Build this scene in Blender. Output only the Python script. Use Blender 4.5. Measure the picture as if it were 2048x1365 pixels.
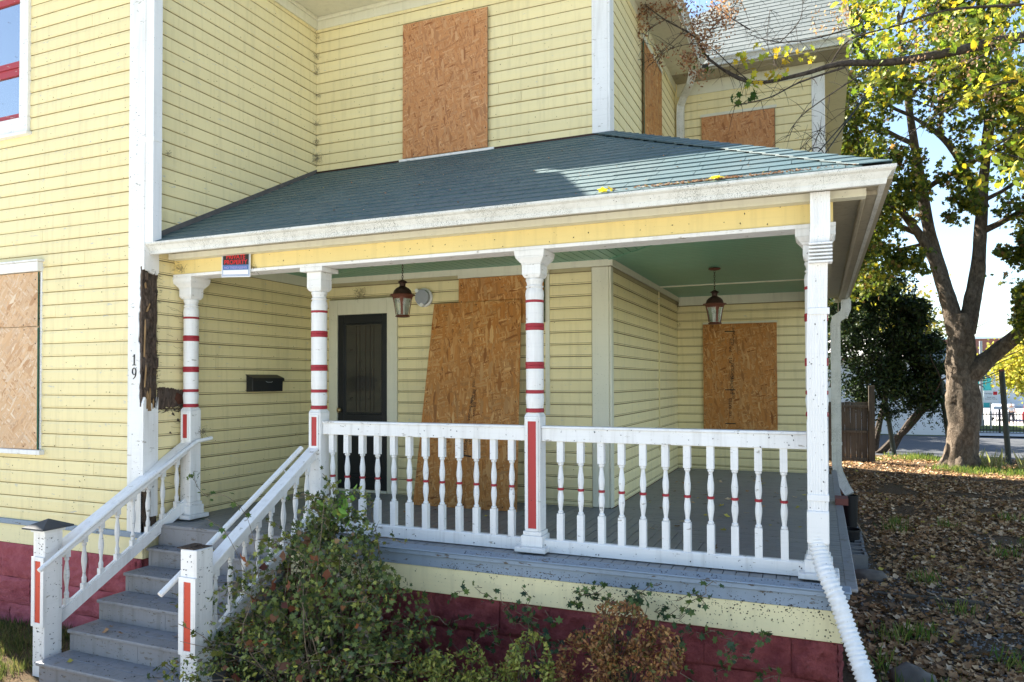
import bpy, math, random
import numpy as np
from mathutils import Vector, Matrix, noise
random.seed(7); rng=np.random.default_rng(11)
for o in list(bpy.data.objects): bpy.data.objects.remove(o)
S=bpy.context.scene; C=S.collection
ZG=2.3                     # everything below is modelled relative to eye level; ZG lifts it so that the ground is z=0
# ------------------------------------------------------------------ camera
cam=bpy.data.cameras.new('camera'); co=bpy.data.objects.new('camera',cam); C.objects.link(co); S.camera=co
cam.sensor_width=36; cam.lens=1456.3355*36/2048; cam.shift_y=0.0259; cam.clip_end=2000; cam.clip_start=.05
yaw,pit,rol=0.400203326,0.0180998829,-0.00298662928
fw=Vector((-math.sin(yaw)*math.cos(pit),math.cos(yaw)*math.cos(pit),math.sin(pit)))
r0=Vector((math.cos(yaw),math.sin(yaw),0)); u0=r0.cross(fw)
rr=r0*math.cos(rol)+u0*math.sin(rol); uu=-r0*math.sin(rol)+u0*math.cos(rol)
co.matrix_world=Matrix(((rr.x,uu.x,-fw.x,0),(rr.y,uu.y,-fw.y,0),(rr.z,uu.z,-fw.z,ZG),(0,0,0,1)))
# ------------------------------------------------------------------ sky, sun, exposure
W=bpy.data.worlds.new('World'); S.world=W; W.use_nodes=True
wt=W.node_tree; wt.nodes.clear()
sky=wt.nodes.new('ShaderNodeTexSky'); sky.sky_type='NISHITA'; sky.sun_disc=False
SUN=Vector((-3.05,.98,2.72)).normalized()     # towards the sun
sky.sun_elevation=math.asin(SUN.z); sky.sun_rotation=math.atan2(SUN.x,SUN.y)
sky.air_density=1.0; sky.dust_density=.5; sky.ozone_density=1.0; sky.altitude=0
hs=wt.nodes.new('ShaderNodeHueSaturation'); hs.inputs['Saturation'].default_value=1.0
bg=wt.nodes.new('ShaderNodeBackground'); bg.inputs['Strength'].default_value=.072
wo=wt.nodes.new('ShaderNodeOutputWorld')
wt.links.new(sky.outputs[0],hs.inputs['Color']); wt.links.new(hs.outputs[0],bg.inputs[0]); wt.links.new(bg.outputs[0],wo.inputs[0])
sl=bpy.data.lights.new('sun','SUN'); sl.energy=5.0; sl.angle=math.radians(.53); sl.color=(1,.93,.82)
so=bpy.data.objects.new('sun',sl); C.objects.link(so); so.rotation_euler=SUN.to_track_quat('Z','Y').to_euler(); so.location=(-20,10,30)
S.view_settings.view_transform='Standard'; S.view_settings.look='None'; S.view_settings.gamma=1; S.view_settings.exposure=2.25
try: S.view_settings.use_curve_mapping=False
except Exception: pass
S.render.engine='CYCLES'
S.cycles.max_bounces=8; S.cycles.diffuse_bounces=5; S.cycles.transparent_max_bounces=8
# ------------------------------------------------------------------ node helper
class NT:
    def __init__(s,name):
        s.m=bpy.data.materials.new(name); s.m.use_nodes=True; s.t=s.m.node_tree; s.t.nodes.clear()
        s.out=s.t.nodes.new('ShaderNodeOutputMaterial'); s.b=s.t.nodes.new('ShaderNodeBsdfPrincipled')
        s.t.links.new(s.b.outputs[0],s.out.inputs[0])
    def n(s,typ,ins=None,**kw):
        x=s.t.nodes.new(typ)
        for k,v in kw.items(): setattr(x,k,v)
        for k,v in (ins or {}).items(): s.set(x.inputs[k],v)
        return x
    def set(s,sock,v):
        if isinstance(v,bpy.types.NodeSocket): s.t.links.new(v,sock)
        elif isinstance(v,(tuple,list)) and sock.type=='RGBA' and len(v)==3: sock.default_value=(*v,1)
        else: sock.default_value=v
    def pos(s): return s.n('ShaderNodeNewGeometry').outputs['Position']
    def mapv(s,v,scale=(1,1,1),rot=(0,0,0),loc=(0,0,0)):
        return s.n('ShaderNodeMapping',{'Vector':v,'Scale':scale,'Rotation':rot,'Location':loc}).outputs[0]
    def noise(s,v,sc,det=4,rough=.55,dist=0):
        return s.n('ShaderNodeTexNoise',{'Vector':v,'Scale':sc,'Detail':det,'Roughness':rough,'Distortion':dist}).outputs[0]
    def vor(s,v,sc,out='Distance',feature='F1',rnd=1):
        return s.n('ShaderNodeTexVoronoi',{'Vector':v,'Scale':sc,'Randomness':rnd},feature=feature).outputs[out]
    def ramp(s,v,stops,interp='LINEAR'):
        x=s.n('ShaderNodeValToRGB',{'Fac':v}); cr=x.color_ramp; cr.interpolation=interp
        while len(cr.elements)<len(stops): cr.elements.new(.5)
        for e,(p,c) in zip(cr.elements,stops):
            e.position=p; e.color=(*c,1) if isinstance(c,(tuple,list)) else (c,c,c,1)
        return x.outputs[0]
    def mix(s,f,a,b,mode='MIX'):
        x=s.n('ShaderNodeMix',data_type='RGBA',blend_type=mode)
        s.set(x.inputs[0],f); s.set(x.inputs[6],a); s.set(x.inputs[7],b); return x.outputs[2]
    def math(s,op,a,b=0,c=None,clamp=False):
        x=s.n('ShaderNodeMath',operation=op,use_clamp=clamp); s.set(x.inputs[0],a); s.set(x.inputs[1],b)
        if c is not None: s.set(x.inputs[2],c)
        return x.outputs[0]
    def rnd(s): return s.n('ShaderNodeObjectInfo').outputs['Random']
    def bump(s,h,st=.3,d=.01):
        s.set(s.b.inputs['Normal'],s.n('ShaderNodeBump',{'Height':h,'Strength':st,'Distance':d}).outputs[0])
    def fin(s,col,rough=.6,spec=.4,metal=0):
        s.set(s.b.inputs['Base Color'],col); s.set(s.b.inputs['Roughness'],rough); s.set(s.b.inputs['Specular IOR Level'],spec); s.b.inputs['Metallic'].default_value=metal
        return s.m
M={}
def paint(name,col,under=(.35,.33,.28),chip=.0,dirt=.35,dcol=(.16,.13,.08),rough=.5,speck=.5,grain=(1,1,.12),var=.07,gcol=None):
    t=NT(name); p=t.pos()
    a=t.noise(t.mapv(p,(1,1,1)),1.3,5,.6); b=t.noise(t.mapv(p,(18,18,1.4)),1,4,.6)
    c=t.mix(t.math('MULTIPLY',t.rnd(),var*1.6),col,tuple(x*.72 for x in col))
    d=t.math('MULTIPLY',t.ramp(a,[(.42,0),(.75,1)]),dirt*.55)
    c=t.mix(d,c,tuple(x*.6+y*.4 for x,y in zip(col,dcol)))
    d2=t.math('MULTIPLY',t.ramp(b,[(.5,0),(.8,1)]),dirt*.5)
    c=t.mix(d2,c,dcol)
    # weather grain running along the boards
    g=t.noise(t.mapv(p,(2.2,2.2,55)),1,5,.65)
    c=t.mix(t.math('MULTIPLY',t.ramp(g,[(.52,0),(.72,1)]),.25*dirt+.05),c,gcol or tuple(x*.62+.05 for x in col))
    # specks
    v=t.vor(p,42); sp=t.math('MULTIPLY',t.ramp(v,[(.10,1),(.16,0)]),t.ramp(t.noise(p,9,2),[(.5,0),(.62,speck)]))
    c=t.mix(sp,c,(.05,.04,.03))
    if chip>0:
        ch=t.noise(t.mapv(p,(7,7,22)),1.4,7,.7)
        m=t.ramp(ch,[(.70-.16*chip,0),(.72-.16*chip,1)])
        c=t.mix(m,c,under)
        t.bump(t.math('MULTIPLY',t.math('SUBTRACT',g,t.math('MULTIPLY',m,1.5)),1),.35,.003)
    else: t.bump(t.math('ADD',g,t.noise(p,60,3)),.18,.002)
    M[name]=t.fin(c,rough,.35); return M[name]
paint('siding_paint',(.815,.695,.375),dirt=.42,chip=.36,under=(.52,.50,.43),gcol=(.66,.63,.50),var=.13,speck=.15)
paint('beam_yellow',(.76,.60,.25),dirt=.35,speck=.3,var=.0)
paint('skirt_yellow',(.80,.71,.42),dirt=.35,speck=.9)
paint('white_paint',(.80,.79,.77),dirt=.55,chip=.42,under=(.40,.37,.32),speck=.25,var=.03)
paint('white_clean',(.80,.79,.77),dirt=.30,speck=.6,var=.0)
paint('cream_trim',(.70,.67,.52),dirt=.35)
paint('gutter_paint',(.70,.69,.64),dirt=.7,dcol=(.25,.23,.17),speck=1)
def mildew(name):
    m=M[name]; nt=m.node_tree; b=[n for n in nt.nodes if n.type=='BSDF_PRINCIPLED'][0]; l=b.inputs['Base Color'].links[0].from_socket
    t=NT.__new__(NT); t.m=m; t.t=nt; t.b=b; p=t.pos()
    f=t.math('MULTIPLY',t.ramp(t.noise(p,150,3,.7),[(.52,0),(.60,.8)]),t.ramp(t.noise(p,5,4,.6),[(.40,0),(.62,1)]))
    nt.links.new(t.mix(f,l,(.13,.14,.12)),b.inputs['Base Color'])
mildew('gutter_paint')
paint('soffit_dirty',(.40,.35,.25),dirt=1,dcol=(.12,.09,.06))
paint('red_band',(.32,.018,.030),dirt=.1,speck=.2)
paint('red_panel',(.42,.035,.035),dirt=.12,speck=.3)
paint('orange_panel',(.58,.065,.03),dirt=.12,speck=.3)
paint('black_paint',(.012,.014,.017),dirt=.15,dcol=(.05,.05,.045),rough=.35,speck=0)
paint('step_grey',(.25,.25,.26),dirt=1.0,chip=.6,under=(.16,.14,.12),dcol=(.10,.09,.07),speck=1)
paint('floor_grey',(.235,.24,.245),dirt=.6,chip=.45,under=(.07,.06,.05),dcol=(.07,.06,.05),speck=.5,var=.25,rough=.42)
paint('edge_blue',(.24,.30,.37),dirt=.4,chip=.6,under=(.10,.085,.07),dcol=(.10,.09,.08),speck=1)
paint('ceiling_green',(.14,.34,.22),dirt=.7,dcol=(.10,.17,.12),speck=.2,rough=.35,gcol=(.22,.42,.32),var=.12)
paint('window_red',(.36,.03,.04),dirt=.3,chip=.5,under=(.55,.5,.42),speck=.5)
def m_fence():
    t=NT('weathered_wood'); p=t.pos()
    g=t.noise(t.mapv(p,(30,30,1.2)),1,5,.65)
    c=t.ramp(g,[(.25,(.045,.038,.03)),(.6,(.13,.11,.085)),(.8,(.20,.17,.13))])
    c=t.mix(t.math('MULTIPLY',t.rnd(),.5),c,(.06,.05,.04))
    t.bump(g,.5,.004); M['wood']=t.fin(c,.85,.2)
m_fence()
def m_rot():
    t=NT('rotten_wood'); p=t.pos()
    g=t.noise(t.mapv(p,(30,30,9)),1,8,.75,1.2); h=t.noise(p,14,6,.7)
    c=t.ramp(g,[(.28,(.014,.011,.009)),(.42,(.075,.056,.045)),(.58,(.16,.115,.088)),(.74,(.34,.22,.13))])
    c=t.mix(t.ramp(h,[(.5,0),(.7,.8)]),c,(.10,.085,.075))
    t.bump(t.math('ADD',g,h),1,.03); M['rot']=t.fin(c,.95,.1)
    t=NT('split_wood'); p=t.pos(); g=t.noise(t.mapv(p,(60,60,5)),1,5,.6)
    M['splinter']=t.fin(t.ramp(g,[(.3,(.12,.07,.03)),(.7,(.36,.23,.11))]),.8,.2)
m_rot()
def m_shingle(name,a,b,hi):
    t=NT(name); p=t.pos()
    n=t.noise(p,260,2,.7); l=t.noise(p,1.6,4,.6)
    c=t.mix(t.rnd(),a,b); c=t.mix(t.ramp(l,[(.4,0),(.7,.45)]),c,hi)
    c=t.mix(t.ramp(n,[(.35,.5),(.65,0)]),c,tuple(x*.45 for x in a)); n4=t.noise(t.mapv(p,(1,3,1)),30,4,.7); c=t.mix(t.ramp(n4,[(.35,.55),(.6,0)]),c,tuple(x*.6 for x in a))
    t.bump(n,.5,.003); M[name]=t.fin(c,.58,.75)
m_shingle('shingle',(.048,.110,.122),(.080,.148,.155),(.150,.185,.172))
m_shingle('shingle_rear',(.20,.225,.20),(.27,.29,.26),(.30,.31,.28))
def m_osb(name,axis,tone,pale=0,big=1.0,dirn=.0):
    t=NT(name); p=t.pos(); s=t.n('ShaderNodeSeparateXYZ',{'Vector':p})
    v=t.n('ShaderNodeCombineXYZ',{'X':s.outputs[axis],'Y':s.outputs['Z'],'Z':0.0}).outputs[0]
    v=t.n('ShaderNodeVectorMath',{0:v,1:t.n('ShaderNodeVectorMath',{0:t.n('ShaderNodeTexNoise',{'Vector':v,'Scale':9.0,'Detail':3.0}).outputs['Color'],'Scale':.04},operation='SCALE').outputs[0]},operation='ADD').outputs[0]
    base=None; hgt=None
    dk,md,lt=tone
    for i,(ang,sx,sy,th) in enumerate(((.15,40,14,0),(.9,50,12,.42),(-.75,36,11,.45),(.45,30,9,.5),(-.3,60,15,.5),(1.35,44,10,.66),(-.1,26,8,.72))):
        q=t.mapv(t.n('ShaderNodeVectorRotate',{'Vector':v,'Angle':ang+dirn},rotation_type='Z_AXIS').outputs[0],(sx*big*1.7,sy*big*1.25,1),(0,0,0),(i*3.7,i*1.3,0))
        x=t.n('ShaderNodeTexVoronoi',{'Vector':q,'Scale':.55},feature='F1'); r=t.n('ShaderNodeSeparateColor',{'Color':x.outputs['Color']})
        g=t.noise(t.mapv(q,(1.6,.12,1)),1.4,4,.7)
        col=t.mix(r.outputs[0],t.mix(r.outputs[2],md,dk),t.mix(r.outputs[2],md,lt))
        col=t.mix(t.ramp(g,[(.4,0),(.7,.35)]),col,dk)
        h=t.math('ADD',t.math('MULTIPLY',r.outputs[2],.7),t.math('MULTIPLY',g,.4))
        if base is None: base,hgt=col,h
        else:
            mk=t.math('GREATER_THAN',r.outputs[1],th); base=t.mix(mk,base,col)
            hgt=t.mix(mk,hgt,t.math('ADD',h,.3))
    l=t.noise(p,1.2,4,.6); base=t.mix(t.ramp(l,[(.4,0),(.75,.4)]),base,tuple(x*.7 for x in md))
    t.bump(hgt,.45,.004); M[name]=t.fin(base,.7,.25)
warm=((.18,.055,.012),(.50,.205,.05),(.70,.42,.17))
m_osb('osb_porch','X',warm,big=1.5); m_osb('osb_side','Y',warm)
m_osb('osb_up','X',((.25,.085,.03),(.55,.25,.095),(.68,.40,.20)),big=1.7)
m_osb('osb_pale','X',((.40,.19,.075),(.68,.44,.25),(.80,.68,.52)),big=1.35,dirn=.9)
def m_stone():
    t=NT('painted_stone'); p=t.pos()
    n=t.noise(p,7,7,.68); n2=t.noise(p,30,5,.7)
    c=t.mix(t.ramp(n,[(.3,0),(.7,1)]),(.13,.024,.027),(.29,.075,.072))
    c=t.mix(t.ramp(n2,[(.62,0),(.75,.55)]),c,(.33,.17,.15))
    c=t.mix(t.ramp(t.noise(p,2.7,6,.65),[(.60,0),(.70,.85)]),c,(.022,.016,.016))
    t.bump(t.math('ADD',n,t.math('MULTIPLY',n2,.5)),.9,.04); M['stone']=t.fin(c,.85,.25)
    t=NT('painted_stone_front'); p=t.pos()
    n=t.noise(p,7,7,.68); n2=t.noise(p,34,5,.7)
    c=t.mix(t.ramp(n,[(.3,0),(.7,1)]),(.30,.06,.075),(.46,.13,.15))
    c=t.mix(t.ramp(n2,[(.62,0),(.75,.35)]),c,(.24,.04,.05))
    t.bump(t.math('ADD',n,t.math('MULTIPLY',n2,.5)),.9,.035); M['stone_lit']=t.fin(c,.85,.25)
m_stone()
def simple(name,col,rough=.6,metal=0,spec=.4,var=.25,sc=8,bump=.1):
    t=NT(name); p=t.pos(); n=t.noise(p,sc,5,.6)
    c=t.mix(t.ramp(n,[(.3,0),(.7,var)]),col,tuple(x*.5 for x in col))
    if bump: t.bump(n,bump,.004)
    M[name]=t.fin(c,rough,spec,metal); return M[name]
simple('black',(.01,.011,.013),.4); simple('bug',(.012,.009,.008),.5); simple('copper_rust',(.16,.055,.032),.65,.3,var=.6,sc=40)
simple('dark_rust',(.045,.022,.015),.6,.3,sc=40); simple('grey_plate',(.33,.35,.38),.5); simple('white_plastic',(.74,.74,.72),.45,var=.12)
simple('concrete',(.22,.22,.21),.9,sc=30,bump=.4); simple('brickred',(.20,.07,.055),.85,sc=25,bump=.4)
simple('rust_brown',(.10,.035,.018),.9,sc=40,bump=.6,var=.9); simple('rock',(.16,.14,.12),.9,sc=12,bump=.6,var=.6); simple('pebble',(.22,.21,.20),.9,var=.5,sc=60)
simple('steel_green',(.035,.045,.035),.6,.0,var=.6); simple('cable',(.012,.012,.012),.5,bump=0); simple('rope',(.30,.22,.14),.9)
simple('sign_white',(.78,.79,.80),.4,var=.05,bump=0); simple('sign_black',(.008,.009,.01),.4,var=0,bump=0); simple('sign_red',(.62,.008,.02),.4,var=0,bump=0)
simple('sign_blue',(.07,.16,.38),.4,var=0,bump=0); simple('sign_violet',(.33,.30,.62),.4,var=0,bump=0); simple('ink',(.03,.018,.012),.8,var=.5,sc=90,bump=0)
simple('dark_roof',(.06,.065,.07),.8); simple('osb_green',(.02,.09,.05),.7); simple('core',(.45,.40,.22),.8)
simple('white_wall',(.72,.74,.78),.8,var=.06,sc=3); simple('white_roof',(.75,.72,.68),.6,var=.1); simple('grey_wall',(.30,.38,.45),.8,var=.1)
simple('brick_far',(.26,.10,.085),.85,var=.3,sc=3); simple('teal_far',(.03,.30,.30),.7,var=.5,sc=2); simple('glass_far',(.05,.07,.09),.1)
simple('metal_pole',(.35,.36,.38),.4,.6); simple('car_red',(.45,.02,.025),.25,.2,var=0,bump=0); simple('car_white',(.72,.73,.75),.25,.1,var=0,bump=0)
simple('car_dark',(.02,.04,.07),.2,.2,var=0,bump=0); simple('tyre',(.015,.015,.015),.8); simple('skin',(.45,.27,.19),.6,var=0,bump=0)
simple('cloth_dark',(.03,.035,.05),.9); simple('cloth_pale',(.4,.42,.45),.9); simple('brass',(.35,.25,.12),.35,.8); simple('flash_grey',(.12,.11,.10),.6,var=.6,sc=15)
simple('joint_shade',(.27,.20,.095),.9,var=.6,sc=20,bump=0); simple('joint_shade_pale',(.56,.43,.20),.9,var=.7,sc=14,bump=0); simple('web',(.13,.11,.08),.95,var=.4,bump=0)  # the two joint colours paint the crevice shade of the siding grooves
def m_glass():
    t=NT('window_glass'); p=t.pos(); n=t.noise(p,.7,2); t.bump(n,.1,.02)
    M['glass']=t.fin((.015,.03,.05),.03,1.0); t.b.inputs['Metallic'].default_value=0; t.b.inputs['Coat Weight'].default_value=1; t.b.inputs['IOR'].default_value=2.6
    t=NT('door_glass'); M['dglass']=t.fin((.040,.038,.032),.08,.6); t.b.inputs['IOR'].default_value=1.5
    t=NT('lantern_glass'); p=t.pos(); n=t.noise(t.mapv(p,(40,40,8)),1,3); t.bump(n,.5,.003)
    M['lglass']=t.fin((.62,.68,.55),.12,.5); t.b.inputs['Transmission Weight'].default_value=.75
m_glass()
def m_leaf(name,tr=.45,rough=.55):
    t=NT(name); a=t.n('ShaderNodeAttribute',attribute_name='Col').outputs['Color']
    t.fin(a,rough,.35); t.t.nodes.remove(t.out); out=t.n('ShaderNodeOutputMaterial')
    tr_=t.n('ShaderNodeBsdfTranslucent',{'Color':t.mix(.5,a,(1,1,.5),'MULTIPLY')}); mx=t.n('ShaderNodeMixShader',{0:tr,1:t.b.outputs[0],2:tr_.outputs[0]})
    t.t.links.new(mx.outputs[0],out.inputs[0]); M[name]=t.m
m_leaf('leaf',.5); m_leaf('leaf_dark',.25); m_leaf('litter_leaf',.12,.8)
def m_bark():
    t=NT('bark'); p=t.pos(); n=t.noise(t.mapv(p,(1,1,.55)),11,8,.72,.6); n2=t.noise(p,2,4)
    c=t.ramp(n,[(.3,(.045,.034,.026)),(.5,(.14,.108,.080)),(.72,(.29,.235,.18))]); c=t.mix(t.ramp(n2,[(.4,0),(.7,.4)]),c,(.075,.07,.055))
    t.bump(n,1,.06); M['bark']=t.fin(c,.92,.15)
    t=NT('twig'); p=t.pos(); n=t.noise(p,30,4); M['twig']=t.fin(t.ramp(n,[(.3,(.03,.024,.02)),(.7,(.10,.08,.065))]),.9,.15)
    t=NT('pale_twig'); p=t.pos(); n=t.noise(p,30,4); M['pale_twig']=t.fin(t.ramp(n,[(.3,(.11,.08,.05)),(.7,(.26,.20,.14))]),.9,.15)
m_bark()
def m_ground():
    t=NT('earth'); p=t.pos()
    n=t.noise(p,1.1,6,.65); n2=t.noise(p,26,5,.7); n3=t.noise(p,95,3,.7)
    c=t.mix(t.ramp(n2,[(.3,0),(.7,1)]),(.06,.042,.026),(.17,.115,.068))
    c=t.mix(t.ramp(n3,[(.55,0),(.7,.6)]),c,(.20,.14,.08))
    c=t.mix(t.ramp(n,[(.55,0),(.68,.55)]),c,(.045,.065,.02))
    t.bump(t.math('ADD',n2,n3),.8,.03); M['earth']=t.fin(c,.95,.1)
    t=NT('asphalt'); p=t.pos(); n=t.noise(p,60,4,.7); l=t.noise(p,.35,5,.6)
    c=t.mix(t.ramp(n,[(.35,0),(.65,1)]),(.055,.06,.068),(.09,.095,.10)); c=t.mix(t.ramp(l,[(.4,0),(.7,.5)]),c,(.11,.11,.11))
    t.bump(n,.4,.01); M['asphalt']=t.fin(c,.85,.3)
    t=NT('lawn'); p=t.pos(); n=t.noise(p,5,6,.7); l=t.noise(p,70,3,.7)
    c=t.mix(t.ramp(n,[(.35,0),(.7,1)]),(.05,.08,.02),(.12,.15,.05)); c=t.mix(t.ramp(l,[(.5,0),(.7,.6)]),c,(.17,.15,.08))
    t.bump(l,.8,.03); M['lawn']=t.fin(c,.95,.1)
    M['pavement']=simple('pavement',(.5,.49,.46),.85)
m_ground()
# ------------------------------------------------------------------ mesh builder
class MB:
    def __init__(s): s.v=[]; s.f=[]; s.mi=[]
    def add(s,vs,fs,mi=0):
        b=len(s.v); s.v+= [tuple(x) for x in vs]; s.f+=[tuple(i+b for i in f) for f in fs]; s.mi+=[mi]*len(fs); return s
    def box(s,x0,x1,y0,y1,z0,z1,mi=0):
        return s.add([(x0,y0,z0),(x1,y0,z0),(x1,y1,z0),(x0,y1,z0),(x0,y0,z1),(x1,y0,z1),(x1,y1,z1),(x0,y1,z1)],
          [(0,3,2,1),(4,5,6,7),(0,1,5,4),(1,2,6,5),(2,3,7,6),(3,0,4,7)],mi)
    def prism(s,poly,d,mi=0,off=None):
        """poly: list of 3D points (planar), extruded by vector d"""
        n=len(poly); p=[Vector(a) for a in poly]; d=Vector(d)
        return s.add(p+[a+d for a in p],[tuple(range(n))[::-1],tuple(range(n,2*n))]+[(i,(i+1)%n,n+(i+1)%n,n+i) for i in range(n)],mi)
    def lathe(s,prof,c=(0,0,0),n=16,mis=None,axis=None):
        """prof [(r,z)]"""
        c=Vector(c); vs=[]; fs=[]; mi=[]
        for r,z in prof:
            for k in range(n):
                a=2*math.pi*k/n; vs.append((c.x+r*math.cos(a),c.y+r*math.sin(a),c.z+z))
        b=len(s.v); s.v+=vs
        for i in range(len(prof)-1):
            for k in range(n):
                s.f.append((b+i*n+k,b+i*n+(k+1)%n,b+(i+1)*n+(k+1)%n,b+(i+1)*n+k)); s.mi.append(mis[i] if mis else 0)
        s.f.append(tuple(b+k for k in range(n))[::-1]); s.mi.append(mis[0] if mis else 0)
        e=b+(len(prof)-1)*n; s.f.append(tuple(e+k for k in range(n))); s.mi.append(mis[-1] if mis else 0)
        return s
    def tube(s,path,rad,n=8,mi=0,cap=True,jit=0):
        P=[Vector(p) for p in path]; R=rad if isinstance(rad,(list,tuple)) else [rad]*len(P)
        b=len(s.v); up=Vector((.13,.21,1)).normalized()
        for i,p in enumerate(P):
            t=(P[min(i+1,len(P)-1)]-P[max(i-1,0)]).normalized()
            a=t.cross(up)
            if a.length<.05: a=t.cross(Vector((1,0,0)))
            a.normalize(); c=t.cross(a)
            for k in range(n):
                w=2*math.pi*k/n; q=p+(a*math.cos(w)+c*math.sin(w))*R[i]*(1+jit*random.uniform(-1,1)); s.v.append(tuple(q))
        for i in range(len(P)-1):
            for k in range(n): s.f.append((b+i*n+k,b+i*n+(k+1)%n,b+(i+1)*n+(k+1)%n,b+(i+1)*n+k)); s.mi.append(mi)
        if cap:
            s.f.append(tuple(b+k for k in range(n))[::-1]); e=b+(len(P)-1)*n; s.f.append(tuple(e+k for k in range(n))); s.mi+=[mi,mi]
        return s
    def rail(s,p0,p1,w,h,mi=0):
        """rectangular beam from p0 to p1 (top centre line), width w horizontal, h vertical, ends cut vertically"""
        p0=Vector(p0);p1=Vector(p1); d=Vector((p1.x-p0.x,p1.y-p0.y,0)).normalized(); a=Vector((-d.y,d.x,0))*w/2; z=Vector((0,0,h))
        return s.add([p0-a-z,p0+a-z,p1+a-z,p1-a-z,p0-a,p0+a,p1+a,p1-a],[(0,1,2,3),(4,7,6,5),(0,4,5,1),(1,5,6,2),(2,6,7,3),(3,7,4,0)],mi)
    def build(s,name,mats,parent=None,smooth=False,bevel=0,loc=None):
        me=bpy.data.meshes.new(name); me.from_pydata(s.v,[],s.f)
        if not isinstance(mats,(list,tuple)): mats=[mats]
        for m in mats: me.materials.append(M[m] if isinstance(m,str) else m)
        if len(mats)>1: me.polygons.foreach_set('material_index',s.mi)
        import bmesh
        bm=bmesh.new(); bm.from_mesh(me); bmesh.ops.recalc_face_normals(bm,faces=bm.faces[:]); bm.to_mesh(me); bm.free()
        if smooth:
            me.polygons.foreach_set('use_smooth',[True]*len(me.polygons))
            if smooth is not True: me.set_sharp_from_angle(angle=math.radians(smooth))
        o=bpy.data.objects.new(name,me); C.objects.link(o); o.parent=parent
        if loc: o.location=loc
        if bevel:
            b=o.modifiers.new('bevel','BEVEL'); b.width=bevel; b.segments=2 if bevel>.006 else 1; b.limit_method='ANGLE'; b.angle_limit=math.radians(50)
        return o
def tag(o,label=None,cat=None,group=None,kind=None):
    if label: o['label']=label
    if cat: o['category']=cat
    if group: o['group']=group
    if kind: o['kind']=kind
    return o
def thing(name,label,cat,loc=(0,0,0),group=None):
    o=bpy.data.objects.new(name,None); C.objects.link(o); o.location=loc; o.empty_display_size=.1
    return tag(o,label,cat,group)
def box(name,mat,parent,*a,bevel=0): return MB().box(*a).build(name,mat,parent,bevel=bevel)
def scatter(name,tv,tf,pos,rot,scl,col,mat,parent=None,mat2=None):
    """many small copies in ONE mesh. pos (N,3) rot (N,3,3) scl (N,) col (N,3)"""
    tv=np.asarray(tv,float); N=len(pos); nv=len(tv)
    V=np.einsum('nij,vj->nvi',rot,tv)*np.asarray(scl).reshape(N,1,-1)+pos[:,None,:]
    lens=np.array([len(f) for f in tf]); idx=np.concatenate([np.array(f) for f in tf])
    L=(idx[None,:]+np.arange(N)[:,None]*nv).ravel()
    me=bpy.data.meshes.new(name); me.vertices.add(N*nv); me.vertices.foreach_set('co',V.ravel())
    me.loops.add(len(L)); me.loops.foreach_set('vertex_index',L)
    ll=np.tile(lens,N); st=np.concatenate([[0],np.cumsum(ll)[:-1]])
    me.polygons.add(len(ll)); me.polygons.foreach_set('loop_start',st); me.polygons.foreach_set('loop_total',ll)
    if col is not None:
        ca=me.color_attributes.new('Col','FLOAT_COLOR','POINT'); c4=np.ones((N,nv,4)); c4[:,:,:3]=np.asarray(col)[:,None,:]; ca.data.foreach_set('color',c4.ravel())
    me.update(); me.validate(); me.materials.append(M[mat])
    o=bpy.data.objects.new(name,me); C.objects.link(o); o.parent=parent; return o
def rotm(N,tilt=math.pi,flat=False):
    """random rotations; tilt = max lean of the local z axis from up"""
    a=rng.uniform(0,2*np.pi,N); t=rng.uniform(0,1,N)**.7*tilt; b=rng.uniform(0,2*np.pi,N)
    def Rz(a):
        R=np.zeros((len(a),3,3)); R[:,0,0]=np.cos(a);R[:,0,1]=-np.sin(a);R[:,1,0]=np.sin(a);R[:,1,1]=np.cos(a);R[:,2,2]=1; return R
    def Rx(a):
        R=np.zeros((len(a),3,3)); R[:,0,0]=1;R[:,1,1]=np.cos(a);R[:,1,2]=-np.sin(a);R[:,2,1]=np.sin(a);R[:,2,2]=np.cos(a); return R
    return np.einsum('nij,njk,nkl->nil',Rz(b),Rx(t),Rz(a))
def pick(N,cols,w=None,jit=.25):
    c=np.array(cols)[rng.choice(len(cols),N,p=w)]; return c*(1+rng.uniform(-jit,jit,(N,1)))
MAPLE=([(0,-.45,0),(.12,-.15,.02),(.42,-.22,-.04),(.30,.02,0),(.5,.28,-.06),(.2,.25,.02),(0,.6,-.03),(-.2,.25,.02),(-.5,.28,-.06),(-.30,.02,0),(-.42,-.22,-.04),(-.12,-.15,.02),(0,.05,.05)],
       [(12,i,(i+1)%12) for i in range(12)])
OVAL=([(0,-.5,0),(.24,-.12,.05),(.22,.2,.05),(0,.55,-.04),(-.22,.2,.05),(-.24,-.12,.05),(0,0,-.02)],[(6,0,1),(6,1,2),(6,2,3),(6,3,4),(6,4,5),(6,5,0)])
CURL=([(0,-.5,.10),(.28,-.2,.0),(.40,.15,.10),(.12,.28,.02),(0,.55,.14),(-.14,.25,.03),(-.42,.12,.12),(-.25,-.2,.02)],[(0,1,7),(1,2,3),(1,3,5,7),(3,4,5),(5,6,7)])
OCT=([(0,0,.35),(0,0,-.1),(.5,0,0),(0,.3,0),(-.5,0,0),(0,-.3,0)],[(0,2,3),(0,3,4),(0,4,5),(0,5,2),(1,3,2),(1,4,3),(1,5,4),(1,2,5)])
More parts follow.
